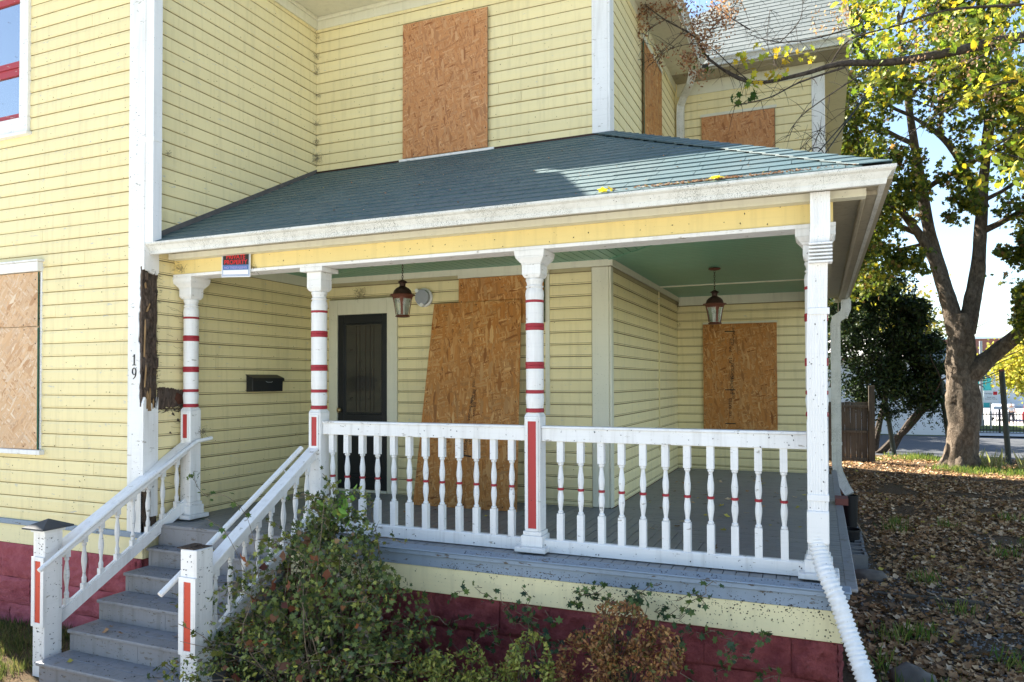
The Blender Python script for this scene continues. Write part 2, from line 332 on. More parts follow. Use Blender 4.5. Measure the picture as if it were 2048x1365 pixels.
ROCK=([(.5,.1,-.1),(.2,.5,.0),(-.4,.35,-.05),(-.5,-.2,0),(0,-.5,-.05),(.4,-.35,.05),(.1,.05,.35),(-.15,-.1,.3),(0,0,-.3)],[(0,1,6),(1,2,7,6),(2,3,7),(3,4,7),(4,5,6,7),(5,0,6),(1,0,8),(2,1,8),(3,2,8),(4,3,8),(5,4,8),(0,5,8)])
# ================================================================== setting
def sheet(name,x0,x1,y0,y1,z,mat,nx=2,ny=2,bumpy=0,zf=None):
    vs=[];fs=[]
    for j in range(ny+1):
        for i in range(nx+1):
            x=x0+(x1-x0)*i/nx; y=y0+(y1-y0)*j/ny
            zz=z+(zf(x,y) if zf else 0)+(bumpy*noise.noise((x*.6,y*.6,0)) if bumpy else 0); vs.append((x,y,zz))
    for j in range(ny):
        for i in range(nx): a=j*(nx+1)+i; fs.append((a,a+1,a+nx+2,a+nx+1))
    o=MB().add(vs,fs).build(name,mat,smooth=True); return tag(o,kind='structure')
G=-ZG
def dip(x,y): return -1.4*min(1,max(0,(y-44)/14))
far=[]
vs=[];ys=[-400,-30,24.9,44,48,53,58,120,900]
for y in ys:
    for x in (-700,700): vs.append((x,y,G-.06+dip(0,y)))
tag(MB().add(vs,[(2*i,2*i+1,2*i+3,2*i+2) for i in range(len(ys)-1)]).build('ground','lawn'),kind='structure')
def yardh(x,y): return .05*math.exp(-((y-22.3)**2)/9)*1.0
sheet('yard',-14,16,-3,24.9,G,'earth',90,90,.05)
sheet('asphalt_lane',-20,40,24.6,34.6,G-.035,'asphalt',8,4)
sheet('far_pavement',5,60,34.62,36.4,G+.02,'pavement',4,1)
sheet('far_verge',5.3,60,37.6,42.5,G+.00,'lawn',8,4,.03)
sheet('parking_lot',-30,120,58,150,G-1.39,'pavement',4,4)
sheet('far_footpath',5.3,60,36.95,37.58,G+.012,'pavement',4,1)
# ================================================================== HOUSE
house=thing('house','two storey house with pale yellow lap siding, white corner boards and boarded up windows','house',(-3,8,G))
house.location=(0,0,0)
XL,YF,YM,XR,YW=-5.52,4.674,7.06,-1.93,10.73
PITCH=.1222
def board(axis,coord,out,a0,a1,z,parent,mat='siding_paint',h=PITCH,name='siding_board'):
    # lap profile with a bead groove near the lower edge
    sag=random.uniform(-.0018,.0018)
    P=[(-.004,.0),(.017,.0),(.019,.003),(.019,.010),(.0165,.012),(.019,.014),(.0195,h*.72),(.0176,h*.80),(.0155,h*.88),(.0150,h-.006),(.004,h-.0035),(.004,h+.003),(-.004,h+.003)]
    P=[(d+random.uniform(-.0008,.0008) if i in(1,2,3,5,6) else d,zz+sag) for i,(d,zz) in enumerate(P)]
    P[9]=(P[9][0],h-.008); P[10]=(.003,h-.0065)
    mb=MB()
    if axis=='x': poly=[(a0,coord+out*d,z+zz) for d,zz in P]; mb.prism(poly,(a1-a0,0,0))
    else: poly=[(coord+out*d,a0,z+zz) for d,zz in P]; mb.prism(poly,(0,a1-a0,0))
    dark={2+9,2+10,2+0}|({2+3,2+4} if (z<1.15 and coord!=YF) else set())  # groove and lip faces get a darker colour, painted shade for the joint lines
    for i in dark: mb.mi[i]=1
    return mb.build(name,[mat,'joint_shade' if (z<1.15 and coord!=YF) else 'joint_shade_pale'],parent)
def siding(axis,coord,out,z0,z1,iv,z_phase=2.447,joint=.0):
    k=math.ceil((z0-z_phase)/PITCH-.6); 
    z=z_phase+k*PITCH
    while z<z1-.01:
        h=min(PITCH,z1-z-.002)
        zz=max(z,z0)
        if zz>z: h=h-(zz-z)
        if h>.03:
            for a0,a1 in iv(zz,zz+h):
                if a1-a0<.02: continue
                if joint and random.random()<joint and a1-a0>1.2:
                    m=random.uniform(a0+.4,a1-.4); board(axis,coord,out,a0,m-.0025,zz,house,h=h); board(axis,coord,out,m+.001,a1,zz,house,h=h)
                else: board(axis,coord,out,a0,a1,zz,house,h=h)
        z+=PITCH
EAV=4.33
# solid cores behind the boards
def core(name,*a): return box(name,'core',house,*a)
core('wall',-8.346,XL-.004,YF+.004,16,-1.5,EAV-.02)
core('wall',XL-.003,XR-.004,YM+.004,16,-1.26,EAV-.02)
core('wall',XR-.003,.066,YW+.004,21,-1.26,EAV-.02)
core('wall',-8.346,.066,16.002,21,-1.4,EAV-.02)
# left block front: upper window opening handled by the window standing proud
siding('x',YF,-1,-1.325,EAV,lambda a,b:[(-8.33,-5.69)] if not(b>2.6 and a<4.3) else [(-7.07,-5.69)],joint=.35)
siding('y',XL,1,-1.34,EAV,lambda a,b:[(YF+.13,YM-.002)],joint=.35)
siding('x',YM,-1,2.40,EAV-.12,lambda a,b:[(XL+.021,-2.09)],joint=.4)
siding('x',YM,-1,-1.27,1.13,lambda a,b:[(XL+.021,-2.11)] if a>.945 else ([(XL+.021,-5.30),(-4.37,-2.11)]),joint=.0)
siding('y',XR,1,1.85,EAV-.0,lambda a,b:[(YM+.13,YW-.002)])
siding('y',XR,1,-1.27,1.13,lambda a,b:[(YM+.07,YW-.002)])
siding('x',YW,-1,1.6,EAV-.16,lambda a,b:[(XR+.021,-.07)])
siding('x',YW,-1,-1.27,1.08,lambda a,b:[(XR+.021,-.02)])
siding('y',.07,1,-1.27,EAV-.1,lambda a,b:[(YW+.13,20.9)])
nails=MB()
for (ax,cc,oo,a0,a1,z0,z1) in (('x',YF,-1,-8.2,-5.72,-1.2,4.2),('y',XL,1,4.9,7.0,-1.2,4.2),('x',YM,-1,-5.4,-2.15,2.5,4.1)):
    z=2.447+math.ceil((z0-2.447)/PITCH)*PITCH
    while z<z1:
        a=a0+random.uniform(0,.25)
        while a<a1:
            if random.random()<.5:
                r_=random.uniform(.003,.0045); zz=z+.026+random.uniform(-.004,.004)
                if ax=='x': nails.tube([(a,cc+oo*.0185,zz),(a,cc+oo*.0205,zz)],r_,5)
                else: nails.tube([(cc+oo*.0185,a,zz),(cc+oo*.0205,a,zz)],r_,5)
            a+=.405
        z+=PITCH
tag(nails.build('nail_heads','rust_brown',house),kind='stuff')
# corner boards
def cb(name,mat,*a,label=None,bevel=.004):
    o=box(name,mat,house,*a,bevel=bevel)
    if label: o['label']=label
    return o
YC=YF-.028
# left block corner: front face board whole; side face board rotten away between z .93 and -.2, and near its foot
pts=[(-5.687,-1.33),(-5.519,-1.33),(-5.519,-.22)]
for i in range(46):
    f=i/45; z=-.22+1.24*f; e=.022+.020*noise.noise((z*5,0,1.))+random.uniform(-.006,.008)+(.018 if .35<z<.62 else 0); pts.append((-5.519-max(.003,e),z))
pts+=[(-5.519,1.03),(-5.519,EAV),(-5.687,EAV)]
MB().prism([(a,YC,b) for a,b in pts],(0,.028,0)).build('corner_board','white_paint',house)['label']='tall corner board with rotted right edge'
MB().box(-5.57,-5.521,YC+.010,YC+.027,-.24,1.03).build('rotten_post','rot',house)
def ragged(y0,y1,z0,z1,x0,x1,top=False,bot=False,n=9,amp=.05,mat='white_paint',name='corner_board',lab=None):
    pts=[(y0,z0),(y1,z0)] if not bot else [(y0+(y1-y0)*i/n,z0+random.uniform(-amp,amp*.4)) for i in range(n+1)]
    pts+= [(y1,z1),(y0,z1)] if not top else [(y1-(y1-y0)*i/n,z1+random.uniform(-amp,amp)) for i in range(n+1)]
    o=MB().prism([(x0,a,b) for a,b in pts],(x1-x0,0,0)).build(name,mat,house)
    if lab: o['label']=lab
    return o
ragged(YC,YF+.13,.99,EAV,XL+.001,XL+.027,bot=True,amp=.03)
ragged(YC+.001,YF+.13,-.92,-.19,XL+.001,XL+.027,top=True,bot=True,amp=.07,lab='lower piece of corner board with splintered top')
ragged(YC+.085,YF+.13,-1.20,-.93,XL+.001,XL+.026,top=True,amp=.02,n=3)
# the rotten stretch
def rotpiece():
    vs=[];fs=[]; ny,nz=10,70; z0,z1=-1.36,1.02
    for j in range(nz+1):
        z=z0+(z1-z0)*j/nz
        for i in range(ny+1):
            y=YC+.012+(.145)*i/ny
            x=XL+.004+.016*noise.noise((y*30,z*14,1.))+.022*noise.noise((y*9,z*5,4.))
            vs.append((x,y+.006*noise.noise((y*40,z*30,2.))*(i in(0,ny)),z))
    for j in range(nz):
        for i in range(ny): a=j*(ny+1)+i; fs.append((a,a+1,a+ny+2,a+ny+1))
    m=MB().add(vs,fs)
    m.box(XL-.02,XL+.001,YC+.004,YF+.129,-1.36,1.02)
    # crumbling blocks and splinters
    for k in range(46):
        z=random.uniform(-.3,.95); y=random.uniform(YC+.02,YF+.11); s=random.uniform(.008,.022)
        m.box(XL,XL+.018+s*.5,y,y+s,z,z+s*random.uniform(1.5,5))
    for k in range(60):
        z=random.uniform(-.25,1.0); y=YF+.125; l=random.uniform(.01,.05)
        m.tube([(XL+.014,y,z),(XL+.022,y+l,z+random.uniform(-.012,.012))],[.004,.0006],3,cap=False)
    o=m.build('rotten_post','rot',house); o['label']='rotten dark brown wood exposed where the corner board broke away'
    m=MB()
    for (y,z,w,h,a) in ((YC+.03,-.24,.014,.16,.0),(YC+.046,-.26,.016,.21,.01),(YC+.068,-.26,.012,.11,-.01),(YC+.006,.22,.007,.33,0),(YC+.022,.62,.012,.05,.012),(YC+.034,.63,.010,.07,.014),(YC+.015,.83,.010,.05,-.01),(YC+.095,-.24,.008,.09,.0),(YC+.012,-.05,.005,.2,.004)):
        m.prism([(XL+.02,y,z),(XL+.024,y+w,z),(XL+.034,y+w*.8+a,z+h*.8),(XL+.03,y+w*.5+a,z+h),(XL+.026,y+w*.1+a,z+h*.75)],(.008,0,0))
    m.build('splintered_wood','splinter',house)
    # hole in the siding to the right of it
    N=26; pts=[]
    y0,y1=YF+.125,YF+.46
    for i in range(N): f=i/(N-1); pts.append((XL+.021,y0+(y1-y0)*f,-.045-.05*f**2-.012*random.random()-.10*max(0,f-.85)*6))
    for i in range(N): f=1-i/(N-1); pts.append((XL+.021,y0+(y1-y0)*f+random.uniform(-.012,.012),-.245+.012*random.uniform(-1,1)+(.02*f)))
    m=MB().prism(pts,(.005,0,0))
    for k in range(70):
        y=random.uniform(y0,y1+.04); z=-.25+random.uniform(-.03,.03); 
        if random.random()<.4: z=-.06-.05*((y-y0)/(y1-y0))**2+random.uniform(-.02,.015)
        l=random.uniform(.02,.09); m.tube([(XL+.024,y,z),(XL+.036,y+l*random.uniform(-1,1),z+random.uniform(-.025,.015))],[.006,.001],3,cap=False)
    for y,z,s in ((YF+.36,-.36,.02),(YF+.43,-.31,.015),(YF+.30,-.30,.02),(YF+.27,-.47,.014)):
        m.prism([(XL+.0205,y-s,z),(XL+.0205,y+s*.8,z-s*.8),(XL+.0205,y+s*.4,z+s*.3),(XL+.0205,y-s*.4,z+s)],(.004,0,0))
    o=tag(m.build('rotten_hole','rot',house),kind='stuff'); o['label']='ragged rotten hole in the siding beside the corner'
    MB().prism([(XL+.027,YF+.33,-.10),(XL+.027,YF+.41,-.13),(XL+.027,YF+.42,-.20),(XL+.027,YF+.35,-.21),(XL+.027,YF+.31,-.16)],(.002,0,0)).build('exposed_brick','rust_brown',house)
rotpiece()
# cracks in the weathered siding near the corner
m=MB()
for k in range(34):
    z=random.uniform(-1.2,.75); y=random.uniform(YF+.14,YF+.46); l=random.uniform(.03,.16)
    p=[(XL+.0205,y+l*i/5,z+random.uniform(-.006,.006)-.02*i/5) for i in range(6)]
    m.tube(p,[.0012]*6,3)
tag(m.build('siding_cracks','rot',house),kind='stuff')
cb('corner_board','white_paint',-8.35,-8.331,YC,YF,-1.33,EAV)
cb('corner_board','white_paint',-2.092,XR+.0,YM-.027,YM+.0,2.45,EAV)
cb('corner_board','white_paint',XR+.001,XR+.026,YM-.027,YM+.13,2.45,EAV)
cb('corner_board','cream_trim',-2.108,XR+.001,YM-.027,YM+.0,-1.268,1.14,label='broad pale corner board inside the porch',bevel=.012)
cb('corner_board','cream_trim',XR+.0015,XR+.026,YM-.027,YM+.07,-1.268,1.14,bevel=.012)
cb('corner_board','white_paint',-.071,.071,YW-.027,YW+.0,1.6,EAV-.16)
cb('corner_board','white_paint',.0711,.097,YW-.027,YW+.13,-1.27,EAV-.16)
cb('corner_board','siding_paint',XR-.002,XR+.040,YW-.022,YW-.046,1.5,EAV,bevel=0)
cb('conduit','siding_paint',XR+.022,XR+.037,9.35,9.365,-.9,1.14,bevel=0)
# skirt, water table, stone foundation of the left block
cb('water_table','edge_blue',-8.35,XL+.03,YF-.045,YF+.0,-1.375,-1.327)
cb('skirt_board','skirt_yellow',-8.35,XL+.022,YF-.024,YF+.0,-1.56,-1.377)
cb('skirt_board','skirt_yellow',XL+.001,XL+.023,YF+.0,YF+.3,-1.56,-1.345)
def stone(x0,x1,y0,y1,z0,z1,parent,mat,face='y-',amp=.028):
    """one rock faced block; the exposed face is rough"""
    n=12; mb=MB(); vs=[];fs=[]
    if face=='y-':
        for j in range(n+1):
            for i in range(n+1):
                u,w=i/n,j/n; e=min(u,1-u,w,1-w)*2.2; d=amp*min(1,e*3+.35)*(1+1.1*noise.noise((x0*9+i*.9,j*.9,z0*3+y0))+.9*noise.noise((x0+u*(x1-x0)*1.0*6,9,(z0+w*(z1-z0))*7)))
                vs.append((x0+u*(x1-x0),y0-d,z0+w*(z1-z0)))
    else:
        for j in range(n+1):
            for i in range(n+1):
                u,w=i/n,j/n; e=min(u,1-u,w,1-w)*2.2; d=amp*min(1,e*3+.35)*(1+1.1*noise.noise((x0*9+i*.9,j*.9,z0*3+y0))+.9*noise.noise((9,(y0+u*(y1-y0))*6,(z0+w*(z1-z0))*7)))
                vs.append((x1+d,y0+u*(y1-y0),z0+w*(z1-z0)))
    for j in range(n):
        for i in range(n): a=j*(n+1)+i; fs.append((a,a+1,a+n+2,a+n+1))
    mb.add(vs,fs)
    return mb.build('foundation_block',mat,parent,smooth=True)
def stonewall(a0,a1,coord,z0,z1,parent,mat,axis='x',rows=3,w=.55):
    cuts=[z0]+[z0+(z1-z0)*(r+random.uniform(-.18,.18))/rows for r in range(1,rows)]+[z1]
    for r in range(rows):
        a=a0-random.uniform(0,.35); zz=cuts[r]; h=cuts[r+1]-zz
        while a<a1:
            ww=w*random.uniform(.75,1.3); b0=max(a,a0); b1=min(a+ww,a1)
            if b1-b0>.05:
                if axis=='x': stone(b0+.001,b1-.001,coord,0,zz+.001,zz+h-.001,parent,mat,'y-')
                else: stone(0,coord,b0+.001,b1-.001,zz+.001,zz+h-.001,parent,mat,'x+')
            a+=ww
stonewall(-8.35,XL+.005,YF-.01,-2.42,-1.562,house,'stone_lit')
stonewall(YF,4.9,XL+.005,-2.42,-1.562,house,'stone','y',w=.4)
box('foundation','stone',house,-8.35,XL+.004,YF-.006,12,-2.45,-1.5)
box('foundation','stone',house,-2,.06,YW,21,-2.45,-1.2)
# frieze boards and eaves
OV=.42
cb('frieze_board','cream_trim',XL+.022,-2.0,YM-.03,YM-.002,4.19,EAV-.001)
cb('frieze_board','cream_trim',XL+.021,XL+.045,YF+.1,YM-.031,4.19,EAV-.001)
cb('frieze_board','cream_trim',-2.0,XR+.031,YM-.032,YM-.0,4.24,EAV-.001)
cb('frieze_board','cream_trim',XR+.0,XR+.028,YM+.0,YW-.03,4.22,EAV-.001)
cb('frieze_board','cream_trim',XR+.03,.10,YW-.03,YW-.001,EAV-.19,EAV-.001)
cb('trim_molding','cream_trim',XL+.046,-2.0,YM-.055,YM-.031,4.285,EAV-.002)
cb('trim_molding','cream_trim',XL+.046,XL+.07,YF,YM-.056,4.285,EAV-.002)
def soff(*a): return box('soffit','cream_trim',house,*a)
soff(-8.77,XL+OV,YF-OV,YF,EAV,EAV+.03); soff(XL,XL+OV,YF+.001,YM-OV,EAV,EAV+.03)
soff(XL,XR+OV,YM-OV+.001,YM,EAV,EAV+.03); soff(XR,XR+OV,YM+.001,YW-.38,EAV,EAV+.03)
box('soffit','soffit_dirty',house,XR,.41,YW-.38+.001,YW,EAV+.001,EAV+.03); box('soffit','cream_trim',house,.07,.41,YW+.001,21.3,EAV+.001,EAV+.03)
def gutter(path,name,parent,mat='gutter_paint',lab=None,top=0,h=.1,d=.08):
    """K style gutter along a horizontal path (list of (x,y) outer line), outward normal to the right of travel"""
    P=[Vector((x,y)) for x,y in path]
    prof=[(0,-h),(.028,-h),(.034,-h*.72),(.030,-h*.66),(.05,-h*.36),(.074,-h*.22),(.080,-h*.14),(.080,0),(.070,0),(.070,-h*.12),(.02,-h+.012),(.006,-h+.012),(.006,0),(0,0)]
    prof=[(d-.08+o if o>.02 else o,z) for o,z in prof]
    vs=[];fs=[]; n=len(prof)
    for i,p in enumerate(P):
        def nrm(a,b):
            t=(b-a).normalized(); return Vector((t.y,-t.x))
        if i==0: nn=nrm(P[0],P[1])
        elif i==len(P)-1: nn=nrm(P[-2],P[-1])
        else:
            n1=nrm(P[i-1],p);n2=nrm(p,P[i+1]); nn=(n1+n2); nn=nn/(nn.dot(n1))
        for o,z in prof: vs.append((p.x+nn.x*o,p.y+nn.y*o,top+z))
    for i in range(len(P)-1):
        for k in range(n): fs.append((i*n+k,i*n+(k+1)%n,(i+1)*n+(k+1)%n,(i+1)*n+k))
    fs.append(tuple(range(n))); fs.append(tuple((len(P)-1)*n+k for k in range(n)))
    o=MB().add(vs,fs).build(name,mat,parent)
    if lab: o['label']=lab
    return o
gutter([(-8.77,YF-OV-.005),(XL+OV+.005,YF-OV-.005),(XL+OV+.005,YM-OV-.13)],'gutter',house,top=EAV+.12)
gutter([(XL+OV+.12,YM-OV-.005),(XR+OV+.005,YM-OV-.005),(XR+OV+.005,YW-.42)],'gutter',house,top=EAV+.12)
gutter([(XR+OV+.12,YW-.385),(.42,YW-.385)],'gutter',house,top=EAV+.13)
box('fascia_board','cream_trim',house,.385,.41,YW-.38,21.3,EAV+.0305,EAV+.16)
# roofs (mostly above the frame)
def rf(poly,name='roof',mat='dark_roof',d=(0,0,.05)): return MB().prism(poly,d).build(name,mat,house)
E1=EAV+.035
def hip(x0,x1,y0,y1,z,s,name='roof'):
    w=(x1-x0)/2; l=(y1-y0)/2; m=min(w,l); h=m*s
    if w<l: r=[((x0+x1)/2,y0+m,z+h),((x0+x1)/2,y1-m,z+h)]; fs=[(0,1,4),(1,2,5,4),(2,3,5),(3,0,4,5),(3,2,1,0)]
    else: r=[(x0+m,(y0+y1)/2,z+h),(x1-m,(y0+y1)/2,z+h)]; fs=[(0,1,5,4),(1,2,5),(2,3,4,5),(3,0,4),(3,2,1,0)]
    return MB().add([(x0,y0,z),(x1,y0,z),(x1,y1,z),(x0,y1,z)]+r,fs).build(name,'dark_roof',house)
hip(-8.77,XL+OV,YF-OV,16,E1,.55); hip(-8,XR+OV,YM-OV,16.4,E1+.004,.60)
# rear wing roof: 45 degree front slope, gable rake at right
RY=YW-.40; RR=2.35
wing=MB().prism([(XR+OV+.02,RY,E1+.03),(.42,RY,E1+.03),(.42,RY+RR,E1+.03+RR),(-.70,RY+RR,E1+.03+RR),(-1.98,RY+1.15,E1+.03+1.15),(-1.98,RY,E1+.03)],(0,.05,-.05)).build('roof','dark_roof',house); wing['label']='steep rear wing roof of pale grey green shingles'
tpl=[]
k=0; ex=.145
def tab(mb_d,o0,ux,uy,un,w,l,t0=.003,t1=.011):
    """thin wedge shingle: o0 lower left corner, ux along the eave, uy up the slope, un normal"""
    o0=Vector(o0); A=[o0+ux*0+un*t1,o0+ux*w+un*t1,o0+ux*w+uy*l+un*t0,o0+uy*l+un*t0]; B=[o0,o0+ux*w,o0+ux*w+uy*l,o0+uy*l]
    return mb_d.add([*B,*A],[(0,1,2,3),(4,7,6,5),(0,4,5,1),(1,5,6,2),(3,7,4,0)])
def shingles(parent,o,ux,uy,width_at,n_rows,mat,ex=.14,tw=.305,limit=300,name='shingle',x_at=None):
    un=ux.cross(uy).normalized(); cnt=0; rest=MB(); o=Vector(o)
    for r in range(n_rows):
        a,b=width_at(r*ex); x=a-random.uniform(0,1)*tw if r%2 else a-(.5*tw)
        a2,b2=width_at((r+1)*ex+.03); b=min(b,b2)
        while x<b-.01:
            x0=max(x,a); x1=min(x+tw,b)
            if x1-x0>.015:
                w=x1-x0-.004
                p=o+ux*(x0+.002)+uy*(r*ex+random.uniform(-.003,.003))+un*.004
                t1=.010+random.uniform(0,.003)
                L=ex+.035 if r<n_rows-1 else ex*.95
                if cnt<limit: tab(MB_:=MB(),p,ux,uy,un,w,L,.002,t1); MB_.build(name,mat,parent); cnt+=1
                else: tab(rest,p,ux,uy,un,w,L,.002,t1)
            x+=tw
    if rest.v: tag(rest.build('upper_shingles',mat,parent),kind='stuff')
q=math.sqrt(.5)
WL=lambda u:-.5 if u<1.62 else min(1.5,-.5+(u-1.62)*1.05)
shingles(wing,(XR+OV+.02,RY,E1+.03),Vector((1,0,0)),Vector((0,q,q)),lambda u:(WL(u),.40-(XR+OV)),22,'shingle_rear',ex=.145)
MB().prism([(.385,RY,E1+.0),(.425,RY,E1+.0),(.425,RY+RR,E1+RR),(.385,RY+RR,E1+RR)],(0,.10,-.10)).build('rake_board','cream_trim',house)
MB().prism([(.05,YW,E1+.03),(.05,RY+RR,E1+.0),(.05,RY+RR,E1+RR-.08),(.05,YW,E1+.25)],(.03,0,0)).build('gable_wall','core',house)
MB().prism([(-.70,RY+RR,E1+RR),(.42,RY+RR,E1+RR),(.42,21.3,E1+.1),(XR-1,21.3,E1+.1),(XR-.5,RY+6,E1+.1)],(0,0,-.05)).build('roof','dark_roof',house)
# windows
win=box('window','white_paint',house,-8.4,-7.047,YF-.045,YF-.0,2.43,4.35)
win.data.clear_geometry()
m=MB(); m.box(-8.30,-7.047,YF-.05,YF-.0,2.43,2.58).box(-7.172,-7.048,YF-.048,YF-.001,2.582,4.33).box(-8.30,-8.18,YF-.048,YF-.001,2.582,4.33).box(-8.32,-7.02,YF-.075,YF+.0,2.40,2.43)
for f in [m]:
    bpy.data.objects.remove(win); win=m.build('window','white_paint',house,bevel=.004); win['label']='upper left sash window with chipped dark red sashes and glass'
m=MB(); X0,X1=-8.178,-7.174
m.box(X0,X1,YF-.012,YF+.02,2.583,2.64).box(X0,X1,YF-.018,YF+.02,3.02,3.09).box(X0,X0+.05,YF-.01,YF+.019,2.641,3.019)
m.build('sash','window_red',win)
MB().box(X0,X1,YF-.028,YF-.0,3.092,3.15).box(X0,X1,YF-.03,YF+.02,3.74,3.80).box(X0,X0+.05,YF-.02,YF+.019,3.151,3.739).build('sash','window_red',win)
m=MB(); m.box(X0,X1,YF+.0,YF+.012,2.642,3.018).build('pane','glass',win); m=MB(); m.box(X0,X1,YF-.012,YF+.0,3.152,3.738).build('pane','glass',win)
m=MB(); m.box(-8.3,-6.84,YF-.075,YF-.0,1.06,1.15).box(-8.32,-6.82,YF-.09,YF+.0,1.152,1.17).box(-8.3,-6.80,YF-.07,YF-.0,-.69,-.645)
m.box(-6.865,-6.845,YF-.03,YF-.0,-.644,1.058)
w2=m.build('window_frame','white_paint',house,bevel=.003); w2['label']='white head trim and sill around the boarded lower left window'
m=MB(); m.box(-4.34,-3.17,YM-.055,YM,2.46,2.487); m.build('window_sill','white_paint',house,bevel=.004)
m=MB(); m.box(-1.60,-.48,YW-.05,YW,-.735,-.70); m.build('window_sill','white_paint',house)
box('window_trim','cream_trim',house,-1.545,-.535,YW-.052,YW,.80,.825); box('window_trim','cream_trim',house,-1.56,-.52,YW-.04,YW,3.79,3.83)
m=MB(); m.box(XR+.0,XR+.05,8.45,9.58,4.03,4.10); m.build('window_trim','cream_trim',house)
m=MB(); m.box(-3.60,-2.56,YM-.05,YM,1.105,1.145); m.build('window_trim','cream_trim',house)
m=MB(); m.box(-2.60,-2.555,YM-.032,YM,-.35,1.10); m.build('window_trim','cream_trim',house)
# ---- door
m=MB(); m.box(-5.30,-5.18,YM-.045,YM,-1.268,.945).box(-4.502,-4.37,YM-.045,YM,-1.268,.945).box(-5.179,-4.503,YM-.044,YM,.77,.944).box(-5.179,-4.503,YM-.06,YM-.0,-1.268,-1.24)
m.build('door_casing','cream_trim',house,bevel=.004)
dm=MB(); xa,xb=-5.178,-4.504; y=YM-.032
dm.box(xa,xa+.085,y,y+.04,-1.239,.768).box(xb-.065,xb,y,y+.04,-1.239,.768).box(xa+.0851,xb-.0651,y,y+.04,.67,.768).box(xa+.0851,xb-.0651,y,y+.04,-.50,-.38).box(xa+.0851,xb-.0651,y,y+.04,-1.239,-1.10)
dm.box(xa+.0851,xb-.0651,y+.012,y+.03,-1.10,-.50).box(xa+.13,xb-.11,y+.001,y+.012,-1.05,-.56)
for a in ((xa+.0852,xa+.105,-.3799,.6699),(xb-.085,xb-.0652,-.3799,.6699)): dm.box(a[0],a[1],y+.006,y+.03,a[2],a[3])
dm.box(xa+.1051,xb-.0851,y+.006,y+.03,.65,.6699).box(xa+.1051,xb-.0851,y+.006,y+.03,-.3799,-.36)
door=dm.build('door','black_paint',house,bevel=.003); door['label']='black front door with tall etched glass'
box('door_glass','dglass',door,xa+.1052,xb-.0852,y+.016,y+.022,-.3598,.6498)
m=MB()                                   # leaded came and scroll work
for xx in (.14,.19,.27,.33,.38): m.box(xa+.105+xx,xa+.107+xx,y+.012,y+.0155,-.35,.64)
for zz in (.55,.35,.1,-.12,-.3): m.box(xa+.108,xb-.088,y+.0125,y+.0152,zz,zz+.002)
for cx,cz,r in ((.30,.22,.025),(.34,.14,.03),(.30,.05,.03),(.345,-.03,.03),(.31,-.1,.025),(.18,.36,.02),(.18,-.2,.02),(.42,.36,.02),(.42,-.2,.02)):
    m.tube([(xa+cx+r*math.cos(t*.6)*(1-t*.06),y+.013,cz+r*math.sin(t*.6)*(1-t*.06)) for t in range(11)],.0016,4)
m.build('leaded_pattern','dark_rust',door)
MB().lathe([(.002,-.03),(.022,-.026),(.03,-.012),(.03,.0),(.014,.012),(.012,.03),(.026,.036)],(0,0,0),14).build('door_knob','brass',door,smooth=True,loc=(xa+.042,y-.028,-.335)).rotation_euler=(math.radians(-90),0,0)
m=MB(); m.box(xa+.20,xa+.48,y-.006,y,-.63,-.56).box(xa+.215,xa+.465,y-.010,y-.006,-.615,-.575); m.build('mail_slot','grey_plate',door)
# ceiling level trims of porch on the house walls
m=MB(); m.box(XL+.021,XR+.03,YM-.047,YM-.0275,1.141,1.205); m.build('porch_frieze','cream_trim',house)
m=MB(); m.box(XR+.0265,XR+.047,YM-.047,YW-.03,1.141,1.205).box(XR+.048,-.02,YW-.05,YW-.0,1.082,1.205); m.build('porch_frieze','cream_trim',house)
m=MB(); m.box(XL+.0205,XL+.04,5.17,YM-.048,1.10,1.205); m.build('porch_frieze','cream_trim',house)
# downspout at left corner, and the one at the inner corner of the rear wing
def downspout(name,lab,path,w=.1,d=.075,mat='white_clean',straps=()):
    """rectangular fluted pipe along a path of points (centre)"""
    t=thing(name,lab,'downspout',path[0]); loc=Vector(path[0])
    prof=[]; n=7
    for i in range(n*2+1):
        u=-w/2+w*i/(n*2); prof.append((u,-d/2-(.0 if i%2 or i in(0,n*2) else -.004)))
    prof+=[(w/2,d/2),(-w/2,d/2)]
    P=[Vector(p)-loc for p in path]; mb=MB(); k=len(prof); vs=[];fs=[]
    for i,p in enumerate(P):
        t0=(P[i]-P[i-1]).normalized() if i else (P[1]-P[0]).normalized(); t1=(P[i+1]-P[i]).normalized() if i<len(P)-1 else t0
        tt=(t0+t1).normalized(); X=Vector((1,0,0)); 
        Yv=tt.cross(X); 
        if Yv.length<.2: Yv=Vector((0,1,0))
        Yv.normalize(); Yv=-Yv if Yv.y<0 else Yv
        Xv=Yv.cross(tt).normalized(); Xv=-Xv if Xv.x<0 else Xv
        for a,b in prof: vs.append(p+Xv*a+Yv*b)
    for i in range(len(P)-1):
        for j in range(k): fs.append((i*k+j,i*k+(j+1)%k,(i+1)*k+(j+1)%k,(i+1)*k+j))
    fs.append(tuple(range(k))); fs.append(tuple((len(P)-1)*k+j for j in range(k)))
    mb.add(vs,fs); mb.build('pipe',mat,t)
    for z in straps:
        p=next((Vector(path[i]) for i in range(len(path)-1) if path[i][2]>=z>=path[i+1][2]),Vector(path[-1]))-loc
        MB().box(p.x-w/2-.006,p.x+w/2+.006,p.y-d/2-.004,p.y+d/2,z-loc.z-.02,z-loc.z+.02).build('strap',mat,t,bevel=.002)
    return t
downspout('downspout','tall white fluted downspout running up beside the left corner board above the porch gutter',[(-5.452,YF+.02,EAV+.05),(-5.452,YF+.02,1.225)],.12,.09,straps=(2.15,))
